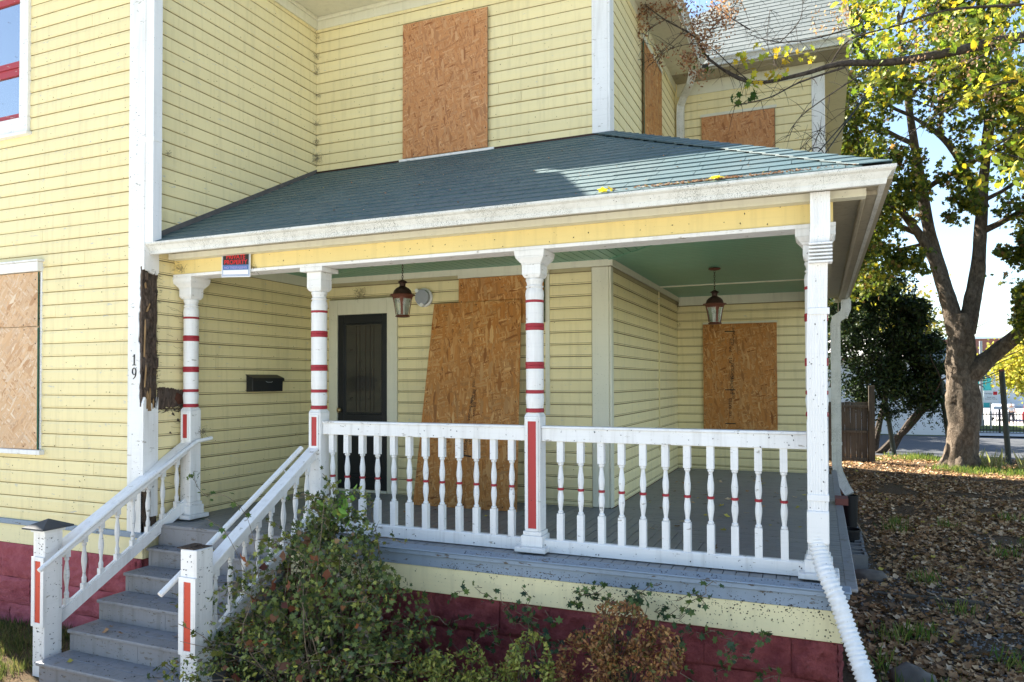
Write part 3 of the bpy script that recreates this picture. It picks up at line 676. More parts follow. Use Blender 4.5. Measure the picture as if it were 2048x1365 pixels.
downspout('downspout','bent white downspout in the angle beside the small boarded window of the rear wing',[(-1.60,10.27,4.36),(-1.60,10.27,4.26),(-1.64,10.33,4.17),(-1.76,10.52,4.08),(-1.82,10.61,3.98),(-1.83,10.63,3.85),(-1.83,10.63,2.0)],.10,.08,mat='gutter_paint',straps=(3.3,))
# ================================================================== PORCH
porch=thing('porch','covered front porch with red banded white posts, yellow beam and dark green shingle roof','porch')
YP=5.08; FL=-1.27; PX0=XL+.021; PX1=.13; PY0=4.80
tag(porch,group=None)
# floor
def mitre_x(y): return XR+(y-YM)*(PX1-XR)/(PY0-YM)     # diagonal between inner and outer corners
def mitre_y(x): return YM+(x-XR)*(PY0-YM)/(PX1-XR)
bw=.083; x=PX0
while x<PX1-.01:
    x1=min(x+bw,PX1)-.005
    if x1<=XR: poly=[(x,PY0,FL),(x1,PY0,FL),(x1,YM-.001,FL),(x,YM-.001,FL)]
    else: poly=[(x,PY0,FL),(x1,PY0,FL),(x1,max(PY0+.001,mitre_y(x1)),FL),(x,mitre_y(max(x,XR)) if x>XR else YM-.001,FL)]
    MB().prism(poly,(0,0,-.022)).build('floor_board','floor_grey',porch).location.z=random.uniform(-.0015,.0)
    x+=bw
y=PY0
while y<YW-.01:
    y1=min(y+bw,YW-.002)-.005
    a=mitre_x(y)+.003 if y<YM else XR+.03; b=mitre_x(y1)+.003 if y1<YM else XR+.03
    if a<PX1-.02: MB().prism([(a,y,FL),(PX1,y,FL),(PX1,y1,FL),(b,y1,FL)],(0,0,-.022)).build('floor_board','floor_grey',porch).location.z=random.uniform(-.0015,.0)
    y+=bw
# edge: worn blue nosing board, fascia, yellow skirt, stone base
ED=MB(); ED.box(-3.99,PX1+.03,PY0-.055,PY0+.10,FL+.0015,FL+.014).build('nosing_board','edge_blue',porch,bevel=.006)
MB().box(-5.4,-3.992,PY0-.03,PY0-.001,FL-.03,FL+.001).build('nosing_board','step_grey',porch,bevel=.008)
MB().box(-3.99,PX1-.0,PY0-.02,PY0-.001,FL-.115,FL-.0).build('edge_fascia','edge_blue',porch,bevel=.003)
MB().box(-3.99,PX1+.02,PY0-.045,PY0-.0205,FL-.03,FL+.0014).build('edge_molding','edge_blue',porch,bevel=.004)
MB().box(-3.99,PX1-.02,PY0-.012,PY0+.02,FL-.305,FL-.1155).build('skirt_board','skirt_yellow',porch,bevel=.003)
MB().box(PX1+.0,PX1+.07,PY0+.101,11.2,FL-.022,FL+.0).build('side_floor_edge','step_grey',porch,bevel=.004)
MB().box(PX1-.04,PX1-.02,PY0+.021,YW,FL-.305,FL-.023).build('skirt_board','skirt_yellow',porch)
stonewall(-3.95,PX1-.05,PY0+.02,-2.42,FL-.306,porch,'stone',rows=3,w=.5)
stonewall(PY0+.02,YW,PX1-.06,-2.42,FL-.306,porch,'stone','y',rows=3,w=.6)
box('foundation','stone',porch,-5.3,PX1-.07,PY0+.05,YW-.1,-2.45,FL-.03)
# beams
MB().box(PX0,.085,4.98,5.15,.99,1.19).build('beam','beam_yellow',porch)
MB().box(PX0,.10,4.965,5.155,.962,.9885).build('beam_trim','white_paint',porch,bevel=.002)
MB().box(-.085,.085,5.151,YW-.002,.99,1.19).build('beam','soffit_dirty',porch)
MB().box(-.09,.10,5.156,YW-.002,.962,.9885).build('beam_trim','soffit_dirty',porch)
MB().box(XL+.046,.27,4.885,4.979,1.115,1.165).build('bed_molding','cream_trim',porch,bevel=.004)
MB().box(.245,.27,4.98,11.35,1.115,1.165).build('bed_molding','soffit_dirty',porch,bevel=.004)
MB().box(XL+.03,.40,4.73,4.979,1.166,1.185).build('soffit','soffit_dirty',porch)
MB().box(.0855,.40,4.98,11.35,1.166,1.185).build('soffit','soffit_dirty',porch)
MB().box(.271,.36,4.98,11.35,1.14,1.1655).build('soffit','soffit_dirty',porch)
MB().box(.20,.40,11.351,11.375,1.1,1.22).build('soffit_end','cream_trim',porch)
gutter([(XL-.0,4.73),(.335,4.73)],'gutter',porch,top=1.232,h=.098)
gutter([(.335,4.73),(.335,11.35)],'gutter',porch,mat='gutter_paint',top=1.232,h=.098)
bpy.data.objects.remove([o for o in porch.children if o.name.startswith('gutter')][-1])
bpy.data.objects.remove([o for o in porch.children if o.name.startswith('gutter')][-1])
g=gutter([(XL-.0,4.73),(.335,4.73),(.335,11.35)],'gutter',porch,top=1.232,h=.098); g['label']='long cream gutter with dark mildew spots'
# ceiling of narrow beaded boards, mitred at the inner corner
CZ=1.205; x=XL+.03; cw=.088
def groove(mb,poly_lo): mb.prism(poly_lo,(0,0,.014))
def cy(x): return YM+(x-XR)*(5.15-YM)/(-.085-XR)
def cx(y): return XR+(y-YM)*(-.085-XR)/(5.15-YM)
while x<-.1:
    x1=min(x+cw,-.086)-.007
    far0=YM-.003 if x<XR else cy(x); far1=YM-.003 if x1<XR else max(5.152,cy(x1))
    MB().prism([(x,5.151,CZ),(x1,5.151,CZ),(x1,far1,CZ),(x,far0,CZ)],(0,0,.014)).build('ceiling_board','ceiling_green',porch); x+=cw
y=5.152
while y<YW-.02:
    y1=min(y+cw,YW-.003)-.007
    a=cx(y)+.004 if y<YM else XR+.003; b=cx(y1)+.004 if y1<YM else XR+.003
    MB().prism([(a,y,CZ),(-.086,y,CZ),(-.086,y1,CZ),(b,y1,CZ)],(0,0,.014)).build('ceiling_board','ceiling_green',porch); y+=cw
box('ceiling_backing','soffit_dirty',porch,XL+.01,-.0,5.16,YM-.002,CZ+.0145,CZ+.03); box('ceiling_backing','soffit_dirty',porch,XR+.0,-.0,YM-.001,YW-.002,CZ+.0145,CZ+.03)
MB().prism([(XR-.03,YM-.01,CZ-.001),(XR+.03,YM+.03,CZ-.001),(-.06,5.20,CZ-.001),(-.13,5.16,CZ-.001)],(0,0,-.006)).build('mitre_strip','ceiling_green',porch)
MB().box(XR+.048,-.09,9.34,9.36,CZ-.015,CZ-.0).build('conduit','cream_trim',porch)
# --- roof
EZ=1.235; EY=4.69; EX=.385; sl_=(2.47-EZ)/(YM-EY); L_=math.hypot(1,sl_)
roof=MB().add([(XL+.024,EY,EZ),(EX,EY,EZ),(XR+.0,YM-.0,2.47),(XL+.024,YM-.0,2.47),(XL+.024,EY,EZ-.03),(EX,EY,EZ-.03),(XR,YM,2.42),(XL+.024,YM,2.42)],
   [(0,1,2,3),(7,6,5,4),(0,4,5,1),(1,5,6,2),(2,6,7,3),(3,7,4,0)]).build('roof','dark_roof',porch)
roof['label']='low hipped porch roof of dark green three tab shingles'
uy=Vector((0,1,sl_)).normalized(); un=Vector((1,0,0)).cross(uy)
def wf(u):
    f=min(1,u/L_/(YM-EY)); return (XL+.028,EX-(EX-XR)*f)
def wfn(u): a,b=wf(u); return (a-XL-.028,b-XL-.028)
rows=int((YM-EY)*L_/.137)+1
shingles(roof,Vector((XL+.028,EY-.012,EZ-.006)),Vector((1,0,0)),uy,wfn,rows,'shingle',ex=.137)
# right hand slope
s2=(2.47-EZ)/(EX-XR)
MB().add([(EX,EY,EZ),(EX,11.35,EZ),(XR,YW,2.47),(XR,YM,2.47),(EX,11.35,EZ)],[(0,1,2,3)]).build('roof_slope','dark_roof',roof)
rs=MB(); uy2=Vector((-1,0,s2)).normalized(); ux2=Vector((0,1,0)); un2=ux2.cross(uy2).normalized(); L2=math.hypot(1,s2)
for r in range(int((EX-XR)*L2/.14)+1):
    y=EY+((r+1)*.14+.03)/L2; d=(r%2)*.15
    while y<YW:
        y1=min(y+.305,YW)
        if y1-y>.03: tab(rs,Vector((EX+.01,y,EZ-.006))+uy2*(r*.14)+un2*.004,ux2,uy2,un2,(y1-y)-.004,.17,.002,.013)
        y+=.305-d; d=0
tag(rs.build('side_shingles','shingle',roof),kind='stuff')
# hip caps: folded shingles over the hip line
h0=Vector((EX+.01,EY-.01,EZ)); h1=Vector((XR+.02,YM-.02,2.475)); hd=(h1-h0); HL=hd.length; hd.normalize(); nc=int(HL/.14)
for i in range(nc):
    p=h0+hd*(i*.14); w=.175
    a=Vector((-1,0,0)); b=Vector((0,1,0)); 
    da=(Vector((-1,0,0))).normalized(); db=Vector((0,1,0))
    L=hd*(.18); z0=Vector((0,0,.027)); z1=Vector((0,0,.017))
    # edges: on front slope going -x (level), on the side slope going +y (level)
    v=[p+z0,p+z0+da*w*1.0+Vector((0,-.0,0)),p+z1+L+da*w,p+z1+L,p+z0+db*w,p+z1+L+db*w]
    vv=v+[a_-Vector((0,0,.006)) for a_ in v]
    MB().add(vv,[(0,3,2,1),(0,4,5,3),(6,7,8,9),(6,9,11,10),(0,1,7,6),(4,0,6,10),(1,2,8,7),(5,4,10,11),(2,3,9,8),(3,5,11,9)]).build('hip_shingle','shingle',roof)
# flashing against the walls
m=MB(); m.prism([(XL+.022,EY+.1,EZ+.06),(XL+.022,YM,2.47+.015),(XL+.022,YM,2.47+.06),(XL+.022,EY+.1,EZ+.115)],(.008,0,0))
m.build('flashing','flash_grey',roof)
m=MB(); m.box(XL+.03,XR,YM-.034,YM-.022,2.455,2.487); m.build('flashing','dark_rust',roof)
# --- posts
def post(xc,yc,label,cap='full',turn=True,mats=('white_paint','red_band','red_panel')):
    p=thing('tmp','','tmp'); bpy.data.objects.remove(p)
    mb=MB(); h=.062
    mb.box(xc-.12,xc+.12,yc-.125,yc+.11,FL+.0145,FL+.05).box(xc-.083,xc+.083,yc-.083,yc+.083,FL+.0501,FL+.13)
    mb.box(xc-.072,xc+.072,yc-.072,yc+.072,FL+.1301,FL+.16)
    mb.box(xc-h,xc+h,yc-h,yc+h,FL+.1601,-.262)
    # chamfered top of the square part
    mb.add([(xc-h,yc-h,-.2619),(xc+h,yc-h,-.2619),(xc+h,yc+h,-.2619),(xc-h,yc+h,-.2619),(xc-h+.012,yc-h+.012,-.238),(xc+h-.012,yc-h+.012,-.238),(xc+h-.012,yc+h-.012,-.238),(xc-h+.012,yc+h-.012,-.238)],[(4,5,6,7),(0,1,5,4),(1,2,6,5),(2,3,7,6),(3,0,4,7)])
    body=mb.build('post','white_paint',porch,bevel=.004); body['label']=label
    R=[(.050,-.24,0),(.066,-.236,1),(.070,-.222,1),(.066,-.208,1),(.062,-.205,0),(.066,-.17,0),(.070,-.13,0),(.066,-.105,0),(.063,-.096,1),(.069,-.092,1),(.069,-.072,1),(.063,-.069,0),
       (.066,-.05,0),(.066,.088,1),(.071,.092,1),(.071,.111,1),(.067,.113,1),(.071,.116,1),(.071,.136,1),(.066,.140,0),(.066,.375,1),(.071,.380,1),(.071,.400,1),(.067,.402,1),(.071,.405,1),(.071,.424,1),(.066,.428,0),
       (.066,.582,1),(.070,.585,1),(.070,.599,1),(.066,.602,0),(.070,.64,0),(.066,.675,0),(.058,.69,0),(.066,.698,0),(.066,.706,0),(.056,.712,0),(.061,.735,0),(.067,.745,0),(.067,.757,0),(.058,.765,0)]
    MB().lathe([(r,z) for r,z,_ in R],(xc,yc,0),20,mis=[c for _,_,c in R[:-1]]).build('turned_shaft',['white_paint','red_band'],body,smooth=35)
    c=MB(); 
    def fr(z0,a,z1,b): c.add([(xc-a,yc-a,z0),(xc+a,yc-a,z0),(xc+a,yc+a,z0),(xc-a,yc+a,z0),(xc-b,yc-b,z1),(xc+b,yc-b,z1),(xc+b,yc+b,z1),(xc-b,yc+b,z1)],[(0,3,2,1),(4,5,6,7),(0,1,5,4),(1,2,6,5),(2,3,7,6),(3,0,4,7)])
    fr(.764,.058,.79,.074); fr(.7901,.074,.862,.074)
    if cap=='full':
        fr(.8621,.078,.872,.080); fr(.8721,.082,.905,.108); fr(.9051,.110,.918,.112); fr(.9181,.114,.9615,.120)
    elif cap=='slab': fr(.8621,.074,.925,.074); fr(.9251,.115,.9615,.115)
    else: fr(.8621,.080,.88,.09); fr(.8801,.092,.91,.115); fr(.9101,.118,.9615,.118)
    c.build('capital','white_paint',body,bevel=.003)
    return body
XC=[-5.395,-3.935,-1.963,-.020]
P1=post(XC[0],YP,'post beside the rotten corner at the head of the left stair rail'); P2=post(XC[1],YP,'post at the head of the right stair rail with plain slab cap',cap='slab')
P3=post(XC[2],YP,'middle post with stepped capital and long red panel'); P4=post(XC[3],YP,'right corner post behind the downspout',cap='br')
def panel(body,x,z0,z1,w,mat='red_panel',face=None):
    y=YP-.062
    m=MB(); m.box(x-w/2-.016,x-w/2,y-.008,y-.0003,z0-.018,z1+.018).box(x+w/2,x+w/2+.016,y-.008,y-.0003,z0-.018,z1+.018).box(x-w/2,x+w/2,y-.008,y-.0003,z1,z1+.018).box(x-w/2,x+w/2,y-.008,y-.0003,z0-.018,z0)
    m.build('panel_frame','white_paint',body); box('red_panel',mat,body,x-w/2+.0005,x+w/2-.0005,y-.0035,y-.0002,z0+.0005,z1-.0005)
panel(P3,XC[2],-1.09,-.30,.066); panel(P4,XC[3],-1.09,-.30,.066); panel(P2,XC[1],-.545,-.30,.055); panel(P1,XC[0],-.52,-.30,.055)
# --- railings
def baluster_mesh():
    m=MB(); w=.0235
    m.box(-w,w,-w,w,-.600,-.447).box(-w,w,-w,w,-1.170,-.975)
    R=[(.015,-.976,0),(.021,-.968,0),(.021,-.960,0),(.0135,-.952,0),(.014,-.94,0),(.0225,-.88,0),(.0225,-.85,0),(.0165,-.806,1),(.0245,-.803,1),(.0245,-.789,1),(.0165,-.786,0),(.0225,-.74,0),(.0225,-.71,0),(.0135,-.635,0),(.0135,-.625,0),(.021,-.616,0),(.021,-.606,0),(.016,-.599,0)]
    m.lathe([(r,z) for r,z,_ in R],(0,0,0),10,mis=[c for _,_,c in R[:-1]])
    return m
bal_me=None
def railing(x0,x1,xs,label):
    global bal_me
    y=YP
    r=MB().prism([(x0,y-.045,-.352),(x0,y+.045,-.352),(x0,y+.04,-.334),(x0,y-.04,-.334)],(x1-x0,0,0)).box(x0,x1,y-.034,y+.034,-.4465,-.3525).build('top_rail','white_paint',rl:=thing('x','','x'),bevel=.003)
    rl.name='railing'; 
    for k in ('label','category'): 
        if k in rl: del rl[k]
    bpy.data.objects.remove(rl); r.parent=porch; r.name='railing'; r['label']=label
    MB().box(x0,x1,y-.03,y+.03,-1.262,-1.178).prism([(x0,y-.03,-1.1779),(x0,y+.03,-1.1779),(x0,y+.02,-1.168),(x0,y-.02,-1.168)],(x1-x0,0,0)).build('bottom_rail','white_paint',r)
    for x in xs:
        if bal_me is None:
            o=baluster_mesh().build('baluster',['white_paint','red_band'],r); bal_me=o.data; o.location=(x,y,0)
        else:
            o=bpy.data.objects.new('baluster',bal_me); C.objects.link(o); o.parent=r; o.location=(x,y,0)
        o.rotation_euler=(0,random.uniform(-.004,.004),random.uniform(-.05,.05))
railing(XC[1]+.063,XC[2]-.063,[-3.795,-3.643,-3.494,-3.345,-3.194,-3.048,-2.898,-2.747,-2.598,-2.45,-2.301,-2.151],'left porch railing of twelve turned balusters above the shrub')
railing(XC[2]+.063,XC[3]-.063,[-1.76,-1.607,-1.455,-1.304,-1.15,-.995,-.845,-.69,-.534,-.382,-.227],'right porch railing of eleven turned balusters')
# corner downspout, flex pipe
t=downspout('downspout','fluted white downspout in front of the right corner post of the porch',[(.01,4.82,1.14),(.01,4.82,.95),(.004,4.853,.84),(-.005,4.862,.78),(-.018,4.868,.2),(-.02,4.87,-.96)],.112,.085,straps=(.42,-.72))
for k_ in range(6): MB().box(-.066,.066,-.052,.052,-.318-k_*.022,-.308-k_*.022).build('crimp','white_clean',t)
t2=thing('drain_pipe','white corrugated plastic drain pipe curving from the corner downspout to the ground','pipe')
pts=[(-.02,4.87,-.93),(-.022,4.86,-.99),(-.005,4.82,-1.08),(.03,4.75,-1.18),(.08,4.70,-1.29),(.125,4.66,-1.42),(.165,4.61,-1.53),(.205,4.55,-1.64),(.26,4.45,-1.80),(.32,4.33,-2.0),(.39,4.2,-2.2),(.43,4.1,-2.3)]
def dense(P,n=12):
    P=[Vector(p) for p in P]; out=[]
    for i in range(len(P)-1):
        p0=P[max(i-1,0)];p1=P[i];p2=P[i+1];p3=P[min(i+2,len(P)-1)]
        for k in range(n):
            s=k/n; out.append(.5*((2*p1)+(p2-p0)*s+(2*p0-5*p1+4*p2-p3)*s*s+(3*p1-p0-3*p2+p3)*s**3))
    out.append(P[-1]); return out
D=dense(pts,14); acc=0; rad=[]
for i,p in enumerate(D):
    if i: acc+=(p-D[i-1]).length
    rad.append(.050+.0075*math.sin(acc/.0255*2*math.pi))
MB().tube(D,rad,16).build('corrugated_pipe','white_clean',t2,smooth=True)
m=MB().box(-.083,.043,4.815,4.925,-1.0,-.80).build('pipe_adapter','white_clean',t2,bevel=.01)
downspout('downspout','white downspout with curved elbow at the far end of the right side of the porch',[(.345,11.28,1.13),(.345,11.28,1.0),(.32,11.28,.93),(.22,11.28,.86),(.205,11.28,.78),(.205,11.28,-1.2),(.22,11.28,-1.3),(.30,11.24,-1.5),(.36,11.2,-1.6)],.13,.10,mat='gutter_paint',straps=(.3,-.9))
# ================================================================== STEPS
steps=thing('front_steps','worn grey wooden front steps between white newel posts with sloping rails','steps')
TR=[(4.655,-1.455),(4.425,-1.615),(4.18,-1.775),(3.93,-1.94),(3.68,-2.105)]
TX0,TX1=-5.46,-4.04
yb=PY0-.03; zb=FL
for i,(y,z) in enumerate(TR):
    yprev=(PY0-.02 if i==0 else TR[i-1][0]+.025)
    a=TX0 if i>1 else TX0
    ym=(y+yprev)/2
    MB().box(a,TX1,y,ym-.0015,z-.028,z).build('tread_board','step_grey',steps,bevel=.008)
    MB().box(a,TX1,ym+.0015,yprev,z-.028,z-.001).build('tread_board','step_grey',steps,bevel=.003)
    ztop=(FL-.031 if i==0 else TR[i-1][1]-.029)
    MB().box(a+.01,TX1,yprev-.004,yprev+.015,z+.0005,ztop).build('riser','step_grey',steps)
MB().box(TX0+.01,TX1,3.705,3.725,-2.33,-2.134).build('riser','step_grey',steps)
for xx in (TX0+.0105,TX1-.045,-4.75):
    poly=[(xx,3.73,-2.33),(xx,3.73,-2.135)]
    for i in range(4,-1,-1):
        y,z=TR[i]; yp=(PY0-.02 if i==0 else TR[i-1][0]+.025); poly+=[(xx,yp-.006,z-.0285)]+([(xx,yp-.006,TR[i-1][1]-.0285)] if i else [])
    poly+=[(xx,4.77,-2.33)]
    MB().prism(poly,(.034,0,0)).build('stringer','step_grey',steps)
def newel(x0,x1,y0,y1,top,lab,cap,pm='orange_panel'):
    o=MB().box(x0,x1,y0,y1,-2.35,top).build('newel_post','white_paint',steps,bevel=.004); o['label']=lab
    m=MB(); xm=(x0+x1)/2; w=.034; z0,z1=-1.86,-1.385; y=y0
    m.box(x0-.004,xm-w,y-.012,y-.0003,z0-.03,z1+.03).box(xm+w,x1+.002,y-.012,y-.0003,z0-.03,z1+.03).box(xm-w,xm+w,y-.012,y-.0003,z1,z1+.03).box(xm-w,xm+w,y-.012,y-.0003,z0-.03,z0)
    m.build('panel_frame','white_paint',o); box('red_panel',pm,o,xm-w+.0005,xm+w-.0005,y-.005,y-.0002,z0+.0005,z1-.0005)
    if cap:
        m=MB(); m.box(x0-.012,x1+.012,y0-.012,y1+.012,top+.0005,top+.025); m.build('cap_molding','white_paint',o)
        a=.055; b=[(x0-a,y0-a,top+.0255),(x1+a,y0-a,top+.0255),(x1+a,y1+a,top+.0255),(x0-a,y1+a,top+.0255)]
        MB().add(b+[(p[0],p[1],p[2]+.012) for p in b]+[(xm,(y0+y1)/2,top+.095)],[(3,2,1,0),(0,1,5,4),(1,2,6,5),(2,3,7,6),(3,0,4,7),(4,5,8),(5,6,8),(6,7,8),(7,4,8)]).build('pyramid_cap','dark_roof',o)
    else:
        m=MB(); 
        m.prism([(x0+.004,y0+.004,top+.001),(x1-.03,y0+.002,top+.001),(x1-.004,y1-.004,top+.001),(x0+.03,y1-.01,top+.001)],(0,0,.006))
        m.prism([(x0-.03,y0-.004,top+.004),(x0+.05,y0-.008,top+.004),(x0+.075,y1-.03,top+.012),(x0-.005,y1-.02,top+.01)],(0,0,.006))
        m.build('broken_cap','rot',o)
    return o
newel(-5.655,-5.522,3.79,3.935,-1.165,'left newel post at the foot of the steps with dark pyramid cap',True)
newel(-4.115,-3.965,3.79,3.94,-1.165,'right newel post at the foot of the steps, cap broken off',False)
def stair_rail(x0,x1,y0,y1,z0,z1,lab,n,w=.09):
    r=MB().rail((x0,y0,z0),(x1,y1,z1),w,.022).rail((x0,y0,z0-.0225),(x1,y1,z1-.0225),w*.55,.075).build('sloping_rail','white_paint',steps,bevel=.002); r['label']=lab
    dz=-.52
    MB().rail((x0,y0,z0+dz),(x1,y1,z1+dz),.055,.10).rail((x0,y0,z0+dz+.012),(x1,y1,z1+dz+.012),.03,.0115).build('bottom_rail','white_paint',r)
    for i in range(n):
        f=(i+.6)/(n+.2); x=x0+(x1-x0)*f;y=y0+(y1-y0)*f; zt=z0+(z1-z0)*f-.08; zb=z0+(z1-z0)*f+dz
        H=zt-zb; q=[(.012,0),(.017,.005),(.019,.05),(.013,.07),(.011,.10),(.0215,.2),(.0215,.24),(.011,.35),(.018,.36),(.018,.375),(.012,.385)]
        m=MB(); w_=.02; a=.045
        m.box(-w_,w_,-w_,w_,zb-.02,zb+a).box(-w_,w_,-w_,w_,zt-.065,zt+.03)
        k=(H-a-.065)/.385
        m.lathe([(rr_,zb+a+zz*k) for rr_,zz in q],(0,0,0),9)
        m.build('baluster','white_paint',r,loc=(x,y,0))
    return r
stair_rail(-5.60,-5.40,3.936,5.02,-1.315,-.56,'left stair rail of turned white balusters',8,.14)
stair_rail(-4.03,-3.945,3.941,5.02,-1.31,-.555,'right stair rail of turned white balusters rising from the broken newel',8,.11)
m=MB().tube([(-5.425,3.68,-1.42),(-5.38,4.3,-1.01),(-5.285,5.05,-.55),(-5.28,5.22,-.53)],.018,12); m.build('round_handrail','white_clean',steps,smooth=35)
m=MB().tube([(-4.205,3.70,-1.47),(-4.16,4.05,-1.23),(-4.055,5.0,-.565)],.0215,12); m.build('round_handrail','white_clean',steps,smooth=35)
for (x,y,z,dx) in ((-5.42,3.85,-1.32,-.10),(-5.31,4.85,-.69,-.08),(-4.17,3.88,-1.36,.08),(-4.07,4.8,-.72,.07)):
    MB().tube([(x,y,z-.01),(x+dx*.5,y,z-.04),(x+dx,y+.02,z-.03)],.006,6).build('rail_bracket','white_clean',steps)
# ================================================================== boards over the openings
def osb(axis,pts,mat,lab,th=.012,edge=True):
    """plywood sheet: pts = four corners of the outer face"""
    o=thing('osb_board',lab,'board',pts[0],'sheets of strand board over the windows'); L0=Vector(pts[0])
    P=[Vector(p)-L0 for p in pts]; n=(P[1]-P[0]).cross(P[3]-P[0]).normalized(); 
    MB().prism([tuple(p) for p in P],tuple(n*-th)).build('sheet',mat,o)
    ms=MB()
    for a,b in ((0,1),(1,2),(2,3),(3,0)):
        for f in (.12,.5,.88):
            q=P[a].lerp(P[b],f); c_=(P[0]+P[1]+P[2]+P[3])/4; q=q+(c_-q).normalized()*.035
            ms.tube([tuple(q),tuple(q+n*.0025)],.0065,6)
    tag(ms.build('screws','dark_rust',o),kind='stuff')
    return o
def edge(o,pts,w=.004):
    L0=o.location; m=MB()
    for i in range(len(pts)-1): m.tube([Vector(pts[i])-L0,Vector(pts[i+1])-L0],w,4)
    m.build('sealed_edge','osb_green',o)
y=YM-.062
o=osb('x',[(-4.285,y,2.492),(-3.235,y,2.492),(-3.233,y,3.995),(-4.279,y,4.000)],'osb_up','tall orange brown strand board over the upstairs window above the porch roof'); edge(o,[(-3.2345,y+.006,2.492),(-3.232,y+.006,3.995)])
o=osb('x',[(-3.585,y,.60),(-2.605,y,.60),(-2.605,y,1.10),(-3.582,y,1.10)],'osb_porch','short strand board piece at the top of the porch window behind the leaning sheet'); edge(o,[(-2.603,y+.006,.60),(-2.603,y+.006,1.10)],.006)
yb_=6.50
o=osb('x',[(-3.86,yb_,FL+.001),(-2.715,yb_+.02,FL+.001),(-2.845,YM-.085,.845),(-3.872,YM-.085,.838)],'osb_porch','large warped strand board sheet leaning against the porch wall beside the door')
LB=o
o=osb('y',[(XR+.05,8.475,1.7),(XR+.05,9.53,1.7),(XR+.05,9.53,4.06),(XR+.05,8.475,4.02)],'osb_side','narrow looking strand board over the side window above the porch hip'); edge(o,[(XR+.05,8.47,1.7),(XR+.05,8.47,4.02)],.008)
y=YW-.055
o=osb('x',[(-1.54,y,2.0),(-.545,y,2.0),(-.545,y,3.775),(-1.54,y,3.785)],'osb_up','square strand board on the rear wing upstairs beneath the tree branch'); edge(o,[(-.543,y,2.0),(-.543,y,3.775)])
y=YW-.06
o=osb('x',[(-1.54,y,-.695),(-.545,y,-.695),(-.545,y,.795),(-1.54,y,.797)],'osb_porch','strand board over the far window at the back of the porch behind the lantern')
BB=o
y=YF-.05
o=osb('x',[(-8.28,y,.535),(-6.87,y,.535),(-6.87,y,1.052),(-8.28,y,1.052)],'osb_pale','upper pale strand board piece over the lower left window'); edge(o,[(-6.868,y+.006,.535),(-6.868,y+.006,1.052)],.005)
o=osb('x',[(-8.28,y,-.642),(-6.862,y,-.642),(-6.866,y,.529),(-8.28,y,.529)],'osb_pale','lower pale strand board piece over the lower left window above its white sill'); edge(o,[(-6.864,y+.006,.52),(-6.860,y+.006,-.64)],.008)
# stamped printing on two of the sheets
def text(name,s,size,mat,parent,mtx,extr=.0,align='CENTER',sx=1,bold=0):
    cu=bpy.data.curves.new(name,'FONT'); cu.body=s; cu.size=size; cu.extrude=extr; cu.align_x=align; cu.align_y='CENTER'; cu.offset=bold
    tmp=bpy.data.objects.new('t',cu); C.objects.link(tmp); bpy.context.view_layer.update()
    me=bpy.data.meshes.new_from_object(tmp.evaluated_get(bpy.context.evaluated_depsgraph_get())); bpy.data.objects.remove(tmp)
    me.transform(Matrix.Diagonal((sx,1,1,1))); me.transform(mtx); me.materials.clear(); me.materials.append(M[mat])
    for p in me.polygons: p.material_index=0
    o=bpy.data.objects.new(name,me); C.objects.link(o); o.parent=parent; return o
def frame(o,x,z,n,up):
    n=Vector(n).normalized(); up=Vector(up).normalized(); xx=up.cross(n).normalized()
    return Matrix(((xx.x,up.x,n.x,o[0]),(xx.y,up.y,n.y,o[1]),(xx.z,up.z,n.z,o[2]),(0,0,0,1)))
def stamp(board,base,updir,n,side,L,lines):
    """a column of small stamped lines running up the sheet"""
    base=Vector(base)-Vector(board.location); updir=Vector(updir).normalized(); n=Vector(n).normalized(); side=Vector(side).normalized()
    k=0
    for (f,off,s,sz) in lines:
        p=base+updir*(L*f)+side*off+n*.0022
        m=Matrix.Identity(4); xx=updir; yy=n.cross(xx).normalized()
        m=Matrix(((xx.x,yy.x,n.x,p.x),(xx.y,yy.y,n.y,p.y),(xx.z,yy.z,n.z,p.z),(0,0,0,1)))
        text('stamped_lettering',s,sz,'ink',board,m,0,sx=.8,bold=.0006); k+=1
lb0=Vector((-3.86,yb_,FL)); up_=Vector((.0,YM-.085-yb_,.84-FL)).normalized(); nn=Vector((0,-1,.26)).normalized()
A=Vector((-3.33,6.52+.0,FL)); A=Vector((-3.335,yb_+.01,FL))+up_*.52; nn=up_.cross(Vector((0,0,0))) if False else Vector((0,-up_.z,up_.y)).normalized()
tilt=(up_+Vector((.045,0,0))).normalized()
L=1.62
ln=[(.10,.0,'WeatherGuard',.062),(.10,.05,'19/32',.045),(.30,.0,'SHEATHING  SPAN',.036),(.30,.05,'RATED 40/20',.032),(.38,.02,'EXPOSURE 1',.05),(.52,.0,'SIZED FOR SPACING',.034),(.55,.05,'PS 2-10',.045),(.66,.0,'EXPOSURE 1  15/32',.034),(.75,.0,'STRENGTH AXIS',.034),(.76,.045,'THIS SIDE DOWN',.03),(.87,-.01,'MILL 417',.036),(.90,.05,'CONSTRUCTION SHEATHING',.028),(.93,.0,'RATED',.045)]
stamp(LB,A,tilt,nn,(1,0,0),L,ln)
m=MB()
for f in (.0,.83): 
    p=A+tilt*(L*f)+nn*.002-Vector(LB.location); m.prism([tuple(p+Vector((-.03,0,0))),tuple(p+Vector((.085,0,-.01))),tuple(p+Vector((.085,0,-.01))+tilt*.016),tuple(p+Vector((-.03,0,0))+tilt*.016)],tuple(nn*.0006))
m.build('stamped_bar','ink',LB)
B=Vector((-1.17,y:=YW-.06,-.62))
